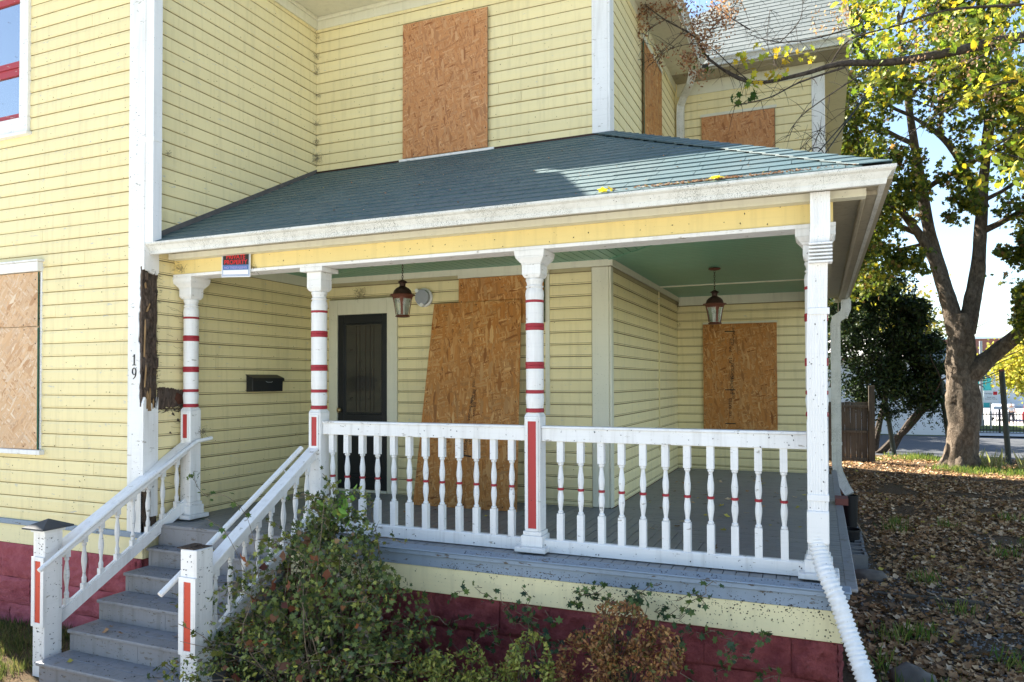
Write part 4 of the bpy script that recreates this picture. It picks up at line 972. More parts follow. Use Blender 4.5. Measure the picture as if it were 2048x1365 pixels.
stamp(BB,B,(.01,0,1),(0,-1,0),(1,0,0),1.32,[(.1,.0,'19/32',.05),(.22,.0,'RATED',.06),(.3,.04,'15/32',.05),(.42,.02,'SHEATHING',.06),(.58,.03,'EXPOSURE 1',.06),(.68,.0,'PS 2',.055),(.84,.0,'SPAN 32/16',.05),(.93,.035,'WeatherGuard',.05)])
m=MB(); 
for f in (.0,.36,.985): m.box(.36-.06+.0,.36+.08,-.0035,-.0025,.075+1.32*f,.075+1.32*f+.014)
m.build('stamped_bar','ink',BB)
# ================================================================== things on the walls
def lantern(loc,chain,lab,sc=1):
    t=thing('lantern',lab,'lantern',loc,'hanging porch lanterns'); 
    MB().lathe([(.012,0),(.06,-.004),(.066,-.012),(.05,-.022),(.01,-.03)],(0,0,0),18).build('ceiling_plate','copper_rust',t,smooth=40)
    m=MB(); n=int(chain/.024)
    for i in range(n):
        z=-.03-i*.024; a=math.pi/2*(i%2)+.3
        P=[(.008*math.cos(u)*math.cos(a),.008*math.cos(u)*math.sin(a),z-.012+.018*math.sin(u)) for u in [k*math.pi/4 for k in range(9)]]
        m.tube(P,.0024,4,cap=False)
    m.build('chain','dark_rust',t)
    z0=-.03-n*.024
    MB().lathe([(.004,.012),(.010,.008),(.045,-.012),(.047,-.016),(.030,-.028),(.028,-.055),(.034,-.060),(.060,-.075),(.082,-.098),(.092,-.125),(.094,-.135)],(0,0,z0),28).build('dome','dark_rust',t,smooth=35)
    MB().lathe([(.094,-.1352),(.122,-.139),(.124,-.145),(.106,-.150),(.096,-.165),(.084,-.178)],(0,0,z0),28).build('collar','copper_rust',t,smooth=40)
    gl=MB().lathe([(.083,-.179),(.054,-.335)],(0,0,z0),24).build('glass','lglass',t,smooth=40)
    for k in range(4):
        a=k*math.pi/2+.45; P=[]
        for u,r,w in ((0,.088,.022),(.25,.080,.012),(.6,.070,.010),(1,.060,.011)): P.append((r,-.168-u*.165,w))
        m=MB(); vs=[]
        for r,z,w in P:
            for s_ in (-1,1): vs.append((r*math.cos(a)-s_*w*math.sin(a),r*math.sin(a)+s_*w*math.cos(a),z0+z)); 
            for s_ in (1,-1): vs.append(((r+.006)*math.cos(a)-s_*w*math.sin(a),(r+.006)*math.sin(a)+s_*w*math.cos(a),z0+z))
        fs=[(i*4+j,i*4+(j+1)%4,(i+1)*4+(j+1)%4,(i+1)*4+j) for i in range(3) for j in range(4)]
        m.add(vs,fs).build('rib','copper_rust',t)
    MB().lathe([(.05,-.336),(.064,-.338),(.072,-.352),(.06,-.356),(.01,-.357)],(0,0,z0),24).build('base_ring','copper_rust',t,smooth=40)
    MB().lathe([(.014,-.33),(.014,-.25),(.008,-.24)],(0,0,z0),10).build('candle_tube','white_plastic',t)
    return t
lantern((-3.735,6.1,1.20),.20,'rusty copper lantern hanging nearer the front door')
lantern((-1.03,8.0,1.20),.235,'rusty copper lantern hanging before the far boarded window at the porch end')
t=thing('mailbox','black metal letter box on the yellow siding left of the front door','mailbox',(XL+.021,6.13,0))
MB().prism([(0,-.23,-.105),(.085,-.23,-.105),(.09,-.23,.03),(.0,-.23,.065)],(0,.46,0)).build('box','black_paint',t,bevel=.003)
MB().prism([(-.0,-.238,.066),(.094,-.238,.031),(.098,-.238,.005),(.102,-.238,.005),(.098,-.238,.036),(.0,-.238,.073)],(0,.476,0)).build('lid','black',t)
MB().tube([(.1,-.05,-.0),(.108,-.03,-.008),(.108,.03,-.008),(.1,.05,-.0)],.003,6).build('lid_handle','grey_plate',t)
# warning sign
t=thing('warning_sign','small metal private property warning sign nailed to the porch beam at left','sign',(-4.74,4.955,1.03)); t.rotation_euler=(math.radians(2),math.radians(2.5),0)
w,h=.165,.108
MB().box(-w,w,-.0,.002,-h,h).build('plate','sign_white',t,bevel=.0015)
def sbox(n,mat,x0,x1,z0,z1,k): box(n,mat,t,x0,x1,-.0006*k-.0006,-.0002,z0,z1)
sbox('border_line','sign_blue',-w+.009,w-.009,-h+.009,h-.006,1); sbox('border_gap','sign_white',-w+.013,w-.013,-h+.013,h-.010,2)
sbox('black_field','sign_black',-w+.017,w-.017,0,h-.014,3); sbox('blue_field','sign_blue',-w+.017,w-.017,-h+.017,-.0002,3); sbox('blank_field','sign_white',-w+.022,w-.022,-h+.022,-.045,4)
FR=lambda z,k:Matrix(((1,0,0,0),(0,0,-1,-.0006*k-.0012),(0,1,0,z),(0,0,0,1)))
text('lettering','PRIVATE',.054,'sign_red',t,FR(.069,4),.0004,sx=1.08,bold=.0010); text('lettering','PROPERTY',.054,'sign_red',t,FR(.022,4),.0004,sx=1.02,bold=.0010)
text('lettering','NO TRESPASSING',.030,'sign_violet',t,FR(-.025,4),.0004,sx=1.1,bold=.0006)
# numbers
for s_,z in (('1',.40-.23),('9',.28-.23)):
    pass
def numeral(s_,z,lab):
    t=thing('house_number',lab,'number',(-5.605,YC-.002,z),'house number'); 
    if s_=='1': P=[(-.022,.030),(-.006,.036),(0,.048),(0,-.045)]; m=MB().tube([(a,0,b) for a,b in P],[.002,.004,.0065,.0065],6).box(-.022,.022,-.003,.003,-.049,-.043)
    else: 
        P=[(.022*math.cos(u),.018+.030*math.sin(u)) for u in [k*math.pi/8 for k in range(17)]]; m=MB().tube([(a,0,b) for a,b in P],[.0035+.003*abs(math.cos(k*math.pi/8)) for k in range(17)],6)
        m.tube([(.022,0,.018),(.019,0,-.012),(.008,0,-.034),(-.014,0,-.050)],[.0065,.006,.005,.003],6)
    m.build('numeral','black_paint',t)
numeral('1',.195,'black figure 1 on the left corner board above the 9'); numeral('9',.075,'black figure 9 on the left corner board below the 1')
t=thing('outlet_cover','round white electrical box with grey cover plate on the wall behind the near lantern','light fitting',(-4.02,YM-.022,.92))
def disc(name,mat,r,y0,y1,par): 
    m=MB().lathe([(r*.97,0),(r,.006),(r,y1-y0-.004),(r*.96,y1-y0)],(0,0,0),28); o=m.build(name,mat,par,smooth=40); o.rotation_euler=(math.radians(90),0,0); o.location=(0,y0,0); return o
disc('housing','white_plastic',.105,0,.035,t); disc('cover_plate','grey_plate',.085,-.035,.010,t)
for a,b in ((-.06,.075),(.0,-.085)): 
    q=disc('screw_boss','white_plastic',.022,-.04,.012,t); q.location=(a,-.034,b)
t=thing('vent_hood','small white plastic vent on the right side wall beyond the porch','vent',(.10,15.2,-.28)); MB().box(0,.24,-.12,.12,-.13,.13).build('hood','white_plastic',t,bevel=.015); MB().box(.241,.25,-.13,.13,-.14,.14).build('rim','white_plastic',t)
# ================================================================== unseen street and paving behind the camera, pale to bounce sun into the porch
tag(box('street','pavement',None,-60,60,-26,-3.2,G+.0,G+.045),kind='structure')
tag(box('bounce_paving','pavement',None,-14,8,-3.19,2.45,G+.0,G+.07),kind='structure')  # invented paving out of view, added to reflect sunlight into the porch
# ================================================================== TREES
def leaves(name,parent,P,size,cols,w,mat='leaf',tmpl=MAPLE,tilt=math.pi*.75,jit=.3,sj=.35):
    N=len(P); return tag(scatter(name,*tmpl,np.asarray(P),rotm(N,tilt),size*(1+rng.uniform(-sj,sj,N)),pick(N,cols,w,jit),mat,parent),kind='stuff')
def grow(mb,p,d,r,l,depth,tips,spread=.55,upb=.12,seg=4,n=7,ns=(2,3)):
    P=[p];R=[r]; q=Vector(p); dd=Vector(d).normalized()
    for i in range(seg):
        dd=(dd+Vector((random.uniform(-1,1),random.uniform(-1,1),random.uniform(-1,1)))*.16+Vector((0,0,upb*.3))).normalized()
        q=q+dd*(l/seg); P.append(q.copy()); R.append(r*(1-.5*(i+1)/seg))
        if depth<=1: tips.append((q.copy(),dd.copy()))
        if depth>0 and i>=1 and random.random()<.45:
            side=(dd+Vector((random.uniform(-1,1),random.uniform(-1,1),random.uniform(-.6,1)))*spread*1.3).normalized()
            grow(mb,q,side,R[-1]*.6,l*.62,depth-1,tips,spread,upb,seg,max(4,n-1),ns)
    mb.tube(P,R,n,cap=False)
    if depth>0:
        for k in range(random.randint(*ns)):
            side=(dd+Vector((random.uniform(-1,1),random.uniform(-1,1),random.uniform(-.5,.9)))*spread).normalized()
            grow(mb,q,side,R[-1]*.75,l*.74,depth-1,tips,spread,upb,seg,max(4,n-1),ns)
    else: tips.append((q.copy(),dd.copy()))
def clump(tips,per,rad,jit=1.0):
    out=[]
    for p,d in tips:
        c=np.array(p); k=max(1,int(per*random.uniform(.3,1.6)))
        out.append(c+rng.normal(0,rad,(k,3))*np.array([1,1,.8]))
    return np.concatenate(out)
GREENS=[(.075,.11,.018),(.13,.165,.025),(.23,.25,.03),(.40,.34,.03),(.045,.07,.015),(.27,.16,.06)]
GW=[.3,.26,.2,.10,.08,.06]
# ---- big maple at right
def blob0(c,r,n,fr=2.2,thr=-.02):
    u=rng.normal(0,1,(n,3)); u/=np.linalg.norm(u,axis=1)[:,None]; P=np.array(c)+u*np.array(r)*(rng.uniform(.1,1.15,(n,1))**.6)
    nz=np.array([noise.noise((p[0]*fr,p[1]*fr,p[2]*fr)) for p in P]); return P[nz>thr+.06]
t=thing('maple_tree','large forked maple with gnarled pale trunk, leaf litter at its foot, turning yellow green','tree',(0,0,0))
def trunkpath(P,R,mb,n=28,amp=.09):
    D=dense(P,8); RR_=np.interp(np.linspace(0,1,len(D)),np.linspace(0,1,len(R)),R); b=len(mb.v)
    for i,p in enumerate(D):
        tt=(D[min(i+1,len(D)-1)]-D[max(i-1,0)]).normalized(); a=tt.cross(Vector((0,1,.01))).normalized(); c=tt.cross(a)
        for k in range(n):
            w=2*math.pi*k/n; r=RR_[i]*(1+amp*noise.noise((math.cos(w)*1.6,math.sin(w)*1.6,p.z*1.3+p.x))*1.6+amp*.8*noise.noise((math.cos(w)*4,math.sin(w)*4,p.z*4)))
            mb.v.append(tuple(p+(a*math.cos(w)+c*math.sin(w))*r))
    for i in range(len(D)-1):
        for k in range(n): mb.f.append((b+i*n+k,b+i*n+(k+1)%n,b+(i+1)*n+(k+1)%n,b+(i+1)*n+k)); mb.mi.append(0)
m=MB()
TY=22.0
trunkpath([(3.33,TY,-2.45),(3.34,TY,-2.0),(3.42,TY,-1.2),(3.42,TY,-.5),(3.40,TY,.4),(3.42,TY,1.2),(3.40,TY,1.7)],[.50,.39,.355,.40,.335,.31,.30],m,28,.13)
for k in range(7):
    a=k*.9; m.tube([(3.34+.24*math.cos(a),TY+.24*math.sin(a),-1.95),(3.34+.42*math.cos(a),TY+.42*math.sin(a),-2.26),(3.34+.62*math.cos(a),TY+.6*math.sin(a),-2.40)],[.15,.12,.05],10)
m.build('trunk','bark',t,smooth=True)
tips=[]
lm=MB()
trunkpath([(3.32,TY,1.2),(3.15,TY,1.9),(2.95,TY+.1,2.8),(2.75,TY+.2,3.8),(2.55,TY,5.0),(2.35,TY-.2,6.3),(2.15,TY-.3,8.0),(2.0,TY-.3,9.8)],[.25,.21,.18,.155,.13,.10,.075,.035],lm,18)
trunkpath([(3.50,TY,1.2),(3.62,TY,1.9),(3.78,TY,2.8),(3.86,TY,3.8),(3.98,TY+.2,5.2),(4.15,TY+.1,6.8),(4.3,TY,8.5),(4.5,TY,10)],[.24,.21,.175,.145,.12,.09,.065,.035],lm,18)
trunkpath([(3.40,TY-.05,-.15),(3.75,TY-.1,.3),(4.0,TY-.1,.55),(4.45,TY-.2,1.0),(4.95,TY-.3,1.5),(5.7,TY-.6,2.3),(6.6,TY-.8,3.2)],[.22,.24,.21,.18,.15,.12,.07],lm,16)
trunkpath([(2.92,TY+.1,2.9),(2.6,TY,3.6),(2.1,TY-.1,4.4),(1.6,TY-.2,4.9),(1.0,TY-.3,5.2)],[.15,.12,.10,.07,.03],lm,12)
trunkpath([(4.45,TY+.1,5.4),(4.8,TY,6.2),(5.0,TY,7.0),(5.4,TY,8.0)],[.12,.10,.08,.04],lm,12)
trunkpath([(3.95,TY,4.4),(3.4,TY-.3,5.6),(2.9,TY-.5,6.3),(2.2,TY-.6,6.9)],[.13,.1,.07,.03],lm,12)
lm.build('limb','bark',t,smooth=True)
bm_=MB()
starts=[((2.75,TY+.2,3.8),(-1,.2,.5),.09,1.8),((2.55,TY,5.0),(.8,-.4,.6),.08,1.7),((2.55,TY,5.0),(-1,-.6,.4),.08,1.8),((2.35,TY,6.3),(-.9,.3,.6),.07,1.8),((2.2,TY,7.4),(.7,-.5,.8),.06,1.6),((2.2,TY,7.6),(-.8,-.5,.7),.06,1.6),
 ((3.86,TY,3.8),(.9,-.4,.5),.09,1.7),((3.98,TY,5.2),(-.3,-.9,.5),.08,1.6),((4.1,TY,6.5),(.9,.3,.6),.07,1.7),((4.2,TY,7.4),(-.6,-.5,.8),.06,1.6),((4.4,TY,9),(.3,-.3,.9),.05,1.5),((2.0,TY,9.5),(.2,-.3,.9),.05,1.6),
 ((4.95,TY,1.5),(.8,-.3,.2),.06,1.3),((4.45,TY,1.0),(.3,-.6,.35),.04,1.0),((5.7,TY-.6,2.3),(.3,.1,.9),.07,1.6),((6.6,TY-.8,3.2),(.6,.1,.6),.06,1.6),((6.0,TY-.6,2.6),(.1,-.6,.3),.05,1.4),
 ((1.6,TY-.2,4.9),(-.6,-.4,.3),.05,1.4),((1.0,TY-.3,5.2),(-.5,-.1,-.1),.04,1.3),((1.6,TY-.2,4.9),(-.2,.5,-.3),.04,1.3),((2.6,TY,3.6),(-.7,.5,-.05),.05,1.5),((2.4,TY,4.2),(-.6,-.8,.0),.05,1.5),((5.0,TY,7.0),(.7,-.3,.5),.06,1.6),((5.4,TY,8.0),(.5,.3,.7),.05,1.6),
 ((2.2,TY-.6,6.9),(-.7,-.4,.3),.05,1.5),((2.9,TY-.5,6.3),(-.1,-.9,.2),.05,1.5),((3.9,TY,4.6),(1,-.2,.3),.06,1.9)]
for p,d,r,l in starts: grow(bm_,Vector(p),d,r,l,2,tips,.75,.05)
bm_.build('branches','bark',t)
P=clump(tips,26,.27); print('maple leaves',len(P),len(tips))
# keep the fork window open so that the sky shows, as in the photograph
P=P[~((P[:,2]<2.3)&(P[:,0]>3.05)&(P[:,0]<4.3))]
cl=[((.6,21.6,4.6),(.9,.9,.8)),((1.4,21.5,4.3),(.8,.8,.7)),((.5,21,3.3),(.9,.8,.7)),((1.5,21.4,3.2),(.9,.8,.5)),((2.1,21,4.6),(.6,.8,.7)),((1.1,21.8,6.0),(.9,.9,.7)),((1.3,21.5,7.3),(.8,.9,.7)),((5.0,21.4,5.4),(.9,.8,.8)),((4.9,21.4,7.2),(1,.9,.8)),((3.2,21,6.6),(.8,.8,.7)),((5.6,21.4,4.1),(.9,.8,.6)),((3.1,21,8.6),(1.2,.9,.8)),((4.9,21.2,3.0),(.6,.7,.4)),((5.4,21.2,2.2),(.7,.7,.35)),((2.2,21,3.0),(.6,.6,.35)),((3.3,21.1,5.3),(.6,.6,.5)),((4.8,21.2,4.1),(.8,.7,.6)),((3.35,21.3,4.3),(.45,.5,.5)),((4.5,21.2,3.3),(.5,.6,.4)),((5.3,21.1,3.1),(.7,.7,.5)),((5.2,21.2,6.2),(.8,.8,.6)),((2.0,21.2,5.5),(.7,.7,.6)),((4.6,21.2,2.2),(.35,.5,.22))]
P2=np.concatenate([blob0(c,r,1500) for c,r in cl]); P=np.concatenate([P,P2])
leaves('foliage',t,P,.12,GREENS,GW,'leaf')
# ---- near tree just right of the frame whose limb reaches over the house
t=thing('overhanging_tree','nearer tree with bare twigs, tan seed clusters and yellow leaves above the rear wing','tree')
m=MB(); trunkpath([(6.6,10.6,-2.4),(6.6,10.6,-1),(6.4,10.5,1),(6.1,10.2,3),(5.8,10,5),(5.3,9.8,7.5)],[.36,.28,.25,.22,.18,.08],m); 
m.build('trunk','bark',t,smooth=True)
def px(x,y,Y):      # helper used only while laying out the limb: viewing ray through a picture position, at depth Y
    v=rr*((x-1024)/1456.34)+uu*(-(y-735.6)/1456.34)+fw; return Vector(v)*(Y/v.y)
lm=MB(); 
main=[Vector((6.0,10.2,3.4)),Vector((4.4,10,3.9)),px(2048,75,9.8),px(1900,105,9.5),px(1780,125,9.2),px(1680,128,9.0),px(1600,150,8.8),px(1500,165,8.6),px(1420,120,8.5),px(1390,75,8.4),px(1330,40,8.3),px(1290,10,8.2)]
lm.tube(dense(main,4),list(np.interp(np.linspace(0,1,len(dense(main,4))),[0,.3,.5,.62,.75,1],[.09,.05,.027,.020,.012,.005])),8)
side=[([px(1690,135,9),px(1600,165,8.7),px(1540,195,8.5),px(1470,212,8.4)],.012),([px(1500,165,8.6),px(1440,135,8.5),px(1400,110,8.4)],.012),([px(1760,125,9.2),px(1660,190,8.8),px(1600,235,8.6),px(1580,270,8.5)],.009),
 ([px(1720,50,9.6),px(1640,75,9.2),px(1560,85,9),px(1500,70,9)],.010),([px(2048,10,9.8),px(1900,20,9.6),px(1800,50,9.4),px(1700,80,9.2),px(1660,130,9.2)],.016),([px(1500,60,8.8),px(1440,20,8.8),px(1400,-30,8.8)],.008),
 ([px(1500,165,8.6),px(1460,130,8.5),px(1410,90,8.4),px(1350,95,8.3),px(1310,120,8.3)],.007),([px(1420,60,8.4),px(1470,10,8.4),px(1500,-30,8.4)],.006),([px(1880,10,9.5),px(1760,160,9.2),px(1640,260,9),px(1600,300,9)],.006),
 ([px(2048,160,9.9),px(1960,180,9.7),px(1860,240,9.5),px(1780,300,9.4)],.011),([px(1640,262,9),px(1625,300,9.02),px(1617,345,9.03)],.005),([px(1640,262,9),px(1655,290,9.0),px(1660,330,9.03)],.004),
 ([px(1330,40,8.3),px(1290,70,8.3),px(1285,130,8.3)],.005),([px(1370,60,8.3),px(1330,100,8.3),px(1315,125,8.3)],.005),([px(1540,20,9),px(1535,90,8.9),px(1560,140,8.9)],.004),([px(1560,85,9),px(1600,40,9),px(1606,-20,9)],.006)]
for Pp,r in side: D=dense(Pp,5); lm.tube(D,[r*(1-.7*i/len(D)) for i in range(len(D))],6)
tw=[]
for Pp,r in side+[(main[5:],.01)]:
    D=dense(Pp,4)
    for q in D:
        for _ in range(2):
            d=Vector((random.uniform(-1,1),random.uniform(-.6,.6),random.uniform(-1,.7))).normalized(); l=random.uniform(.08,.32)
            E_=q+d*l; lm.tube([q,q+d*l*.5+Vector((0,0,.02)),E_],[.0035,.0025,.0012],4,cap=False); tw.append(E_)
lm.build('limb','twig',t,smooth=True)
def around(pts,n,rad): return np.concatenate([np.array(p)+rng.normal(0,rad,(n,3)) for p in pts])
# dry seed clusters
SC=[px(x,y,8.3) for x,y in ((1330,20),(1300,8),(1360,15),(1390,35),(1410,60),(1400,85),(1380,110),(1375,125),(1430,30),(1450,45),(1460,20),(1285,12),(1318,112),(1283,65),(1420,95),(1385,60),(1345,-10),(1280,35),(1440,-10),(1395,150))]
leaves('seed_clusters',t,around(SC,95,.062),.036,[(.36,.19,.10),(.50,.32,.20),(.24,.11,.06)],None,'leaf',OVAL)
SC2=[px(x,y,9.0) for x,y in ((1640,45),(1690,25),(1680,50),(1840,120),(1860,150),(1880,200),(1830,85),(1950,130),(1990,200),(1900,60),(2000,90))]
leaves('seed_clusters',t,around(SC2,40,.075),.036,[(.36,.21,.12),(.50,.34,.22)],None,'leaf',OVAL)
YL=[px(x,y,8.5) for x,y in ((1520,95),(1530,110),(1490,110),(1500,140),(1560,105),(1570,120),(1600,105),(1615,110),(1575,135),(1480,120),(1510,165),(1540,160),(1545,150))]
leaves('yellow_leaves',t,around(YL,5,.045),.085,[(.50,.46,.04),(.36,.42,.05),(.60,.42,.03)],None,'leaf',sj=.2)
DG=[px(x,y,8.45) for x,y in ((1475,190),(1485,200),(1500,185),(1470,205),(1490,210),(1510,190),(1410,110),(1395,130),(1420,140),(1345,20))]
leaves('green_leaves',t,around(DG,4,.04),.08,[(.04,.09,.015),(.09,.15,.02)],None,'leaf',sj=.2)
RL=[]
for k in range(150):
    x=random.uniform(1740,2100); y=random.uniform(-30,210)-abs(x-2000)*.1; RL.append(px(x,y,random.uniform(9,10.6)))
for k in range(38): RL.append(px(random.uniform(1950,2090),random.uniform(260,380),random.uniform(9,10.4)))
for k in range(30): RL.append(px(random.uniform(1690,1800),random.uniform(-20,100),random.uniform(9,10.4)))
leaves('yellow_leaves',t,around(RL,3,.075),.105,[(.44,.44,.05),(.26,.34,.05),(.60,.44,.03),(.13,.20,.02)],[.35,.3,.15,.2],'leaf',OVAL,sj=.3)
leaves('yellow_leaves',t,around(RL,3,.085),.085,[(.48,.46,.04),(.28,.36,.04),(.60,.44,.03),(.13,.20,.02)],[.35,.3,.2,.15],'leaf',sj=.3)
for a,b in (((2060,250,10),(1930,330,9.6)),((2080,60,10),(1880,150,9.5)),((2090,330,10.2),(1980,300,9.8))):
    lm=MB(); A_=px(*a);B_=px(*b); lm.tube([Vector((6.1,10.2,3.0)),A_,B_],[.05,.02,.004],6); lm.build('branch','twig',t)
# ---- dark evergreen thicket behind the fence
t=thing('evergreen_shrub','dark drooping evergreen leaning over the board fence left of the maple','shrub')
m=MB(); tips=[]
for a,b in (((1.6,26.5,-2.4),(.1,0,1)),((2.1,26.8,-2.4),(.5,-.1,1)),((1.2,26.0,-2.4),(-.3,.1,1)),((1.7,26,-2.4),(.7,-.5,1))): grow(m,Vector(a),b,.12,2.3,2,tips,.8,.1)
tag(m.build('stems','twig',t),kind='stuff')
N=64000; u=rng.normal(0,1,(N,3)); u/=np.linalg.norm(u,axis=1)[:,None]; cl=[(1.0,25.6,.6,1.3,1.3,1.5),(1.9,25.8,.9,1.2,1.2,1.3),(2.6,25.6,.2,1.0,1.0,1.2),(3.0,25.4,-.2,.55,.6,.9),(.5,25.0,1.7,1.2,1.0,1.4),(1.7,25.2,-.4,1.0,.8,.9),(2.5,25.4,1.2,.7,.8,.8),(1.4,26,2.4,1.4,1.2,1.1),(.4,25.2,3.3,1.2,1,1.1),(1.6,25.3,2.8,1.2,.8,.8),(2.6,25.2,2.0,.6,.6,.5),(.9,25.2,4.6,1.0,.8,.9),(3.1,25.2,.6,.45,.5,.9)]
idx=rng.integers(0,len(cl),N); c=np.array(cl)[idx]; P=c[:,:3]+u*c[:,3:]*(rng.uniform(.35,1.05,(N,1)))
nz=np.array([noise.noise((p[0]*2.2,p[1]*2.2,p[2]*2.2)) for p in P]); P=P[(nz>-.14)&(P[:,2]>-2.0)]
leaves('foliage',t,P,.105,[(.018,.04,.014),(.03,.06,.02),(.05,.085,.02),(.012,.02,.01)],None,'leaf_dark',OVAL)
dr=[]; 
for k in range(70):
    x=random.uniform(1.2,3.4); z0=random.uniform(-.9,-.1); l=random.uniform(.4,1.2)
    for s_ in np.linspace(0,1,int(l*26)): dr.append((x+.15*s_+random.gauss(0,.04),25.1+random.gauss(0,.06),z0-l*s_*.8+random.gauss(0,.03)))
leaves('drooping_sprays',t,np.array(dr),.06,[(.02,.045,.015),(.035,.06,.02)],None,'leaf_dark',OVAL)
# ---- distant trees
def simpletree(name,lab,x,y,h,r,cols,n,ls,zb=None,trunk=.12,grp=None):
    t=thing(name,lab,'tree',group=grp); z=G+dip(0,y) if zb is None else zb
    m=MB(); tips=[]; grow(m,Vector((x,y,z)),(0,0,1),trunk,h*.42,3,tips,.7,.15,4,7,(2,3)); m.build('trunk','bark',t)
    P=np.array([tuple(p) for p,_ in tips]); P=P[rng.integers(0,len(P),n)]+rng.normal(0,r*.16,(n,3))
    leaves('crown',t,P,ls,cols,None,'leaf'); return t
simpletree('young_tree','young yellow leaved tree in the parking lot behind the iron fence',10.8,47,4.3,2.6,[(.55,.50,.06),(.42,.45,.08),(.62,.52,.14)],5200,.17,trunk=.08)
simpletree('distant_tree','green tree beyond the white building at its left',-1,52,9,6,[(.06,.10,.02),(.12,.15,.03),(.3,.26,.05)],9000,.28,trunk=.3,grp='distant trees beyond the white building')
simpletree('distant_tree','yellow green tree rising behind the roof of the white building',4.5,60,8,6,[(.20,.20,.04),(.12,.15,.03),(.35,.28,.05)],9000,.28,trunk=.3,grp='distant trees beyond the white building')
for x,y,h,lb in ((-6,32.5,8,'broad green tree behind the house beside the lane'),(-11,36,11,'taller tree behind the house, farther left along the lane')):
    simpletree('shade_tree',lb,x,y,h,5,[(.06,.10,.02),(.12,.15,.03)],7000,.3,trunk=.3,grp='trees hidden behind the house')
# ================================================================== SHRUBS and vines in the bed
def blob(c,r,n,shell=.35,zmin=-2.3,thr=-.12,fr=4.5):
    u=rng.normal(0,1,(n,3)); u/=np.linalg.norm(u,axis=1)[:,None]; P=np.array(c)+u*np.array(r)*(1-shell*rng.uniform(0,1,(n,1))**2)
    nz=np.array([noise.noise((p[0]*fr,p[1]*fr,p[2]*fr)) for p in P]); return P[(nz>thr)&(P[:,2]>zmin)]
t=thing('vine_shrub','large untidy green shrub overgrown with ivy, climbing over the left porch railing','shrub')
B=[((-3.30,4.42,-1.18),(.34,.26,.36),3400),((-3.30,4.25,-1.55),(.62,.42,.50),5200),((-2.95,4.25,-1.75),(.52,.42,.45),4200),((-3.75,4.1,-1.85),(.50,.40,.42),4200),((-3.3,4.0,-2.0),(.95,.5,.42),6000),((-4.0,4.05,-2.15),(.42,.35,.28),2000),((-2.6,4.3,-2.05),(.40,.36,.34),2400),((-3.25,4.55,-.92),(.20,.14,.13),500)]
P=np.concatenate([blob(c,tuple(q*1.04 for q in r),int(n*.85),.75,thr=.0,fr=5.5) for c,r,n in B])
VC=[(.12,.165,.05),(.19,.235,.06),(.07,.10,.04),(.32,.33,.07),(.14,.12,.09),(.22,.14,.07)]
k_=len(P)//2; leaves('foliage',t,P[:k_],.037,VC,[.3,.25,.2,.1,.1,.05],'leaf_dark',MAPLE,sj=.45); leaves('foliage',t,P[k_:],.032,VC,[.25,.3,.15,.15,.1,.05],'leaf_dark',OVAL,sj=.45)
leaves('bright_leaves',t,np.array([(-3.19,4.38,-.88)])+rng.normal(0,.055,(26,3)),.075,[(.16,.33,.05),(.22,.38,.07)],None,'leaf',OVAL)
leaves('dead_leaves',t,np.concatenate([np.array(c)+rng.normal(0,.16,(14,3)) for c in ((-3.15,3.98,-1.25),(-3.4,3.9,-1.5),(-2.9,3.95,-1.7),(-3.6,3.85,-1.8))]),.065,[(.30,.10,.045),(.12,.04,.03),(.2,.09,.05)],None,'leaf',CURL)
m=MB()
for k in range(160):
    a=Vector((-3.3+random.uniform(-.25,.25),4.3+random.uniform(-.2,.2),-2.35)); e=Vector(P[rng.integers(0,len(P))])+Vector((random.gauss(0,.06),random.gauss(0,.06),random.gauss(0,.06)))
    mid=(a+e)/2+Vector((random.gauss(0,.14),random.gauss(0,.14),.15)); m.tube(dense([a,mid,e],5),[.006,.0055,.005,.005,.004,.004,.003,.003,.002,.002,.0015],4,cap=False)
tag(m.build('stems','pale_twig',t),kind='stuff')
def tendril(Pp,n,name='tendril',r=.0022,ls=.045,cols=((.07,.13,.03),(.11,.17,.04)),par=None,rad=.018):
    m=MB(); D=dense(Pp,6); m.tube(D,[r]*len(D),4); m.build(name,'pale_twig',par or t)
    Q=[D[int(i)] for i in np.linspace(len(D)*.35,len(D)-1,n)]
    leaves(name+'_leaves',par or t,around(Q,1,rad),ls,list(cols),None,'leaf',MAPLE)
tendril([(-3.7,4.1,-1.35),(-3.85,4.15,-1.0),(-4.1,4.2,-.86),(-4.35,4.25,-.88)],7); tendril([(-3.75,4.05,-1.4),(-3.95,4.05,-1.1),(-4.15,4.05,-1.0)],6)
tendril([(-4.35,4.25,-.88),(-4.6,4.4,-.84),(-4.85,4.6,-.78)],9,ls=.04); tendril([(-4.85,4.6,-.78),(-5.05,4.75,-.83)],5,ls=.045)
tendril([(-3.35,4.4,-1.0),(-3.4,4.45,-.8),(-3.3,4.5,-.74)],6,ls=.04)
for k in range(210):
    a=Vector(P[rng.integers(0,len(P))]); d=Vector((random.uniform(-1,1),random.uniform(-1,-.1),random.uniform(0,.8))).normalized(); tendril([a,a+d*.10+Vector((0,0,.03)),a+d*random.uniform(.15,.34)],random.randint(4,8),ls=.045,cols=((.05,.08,.025),(.16,.17,.04)))
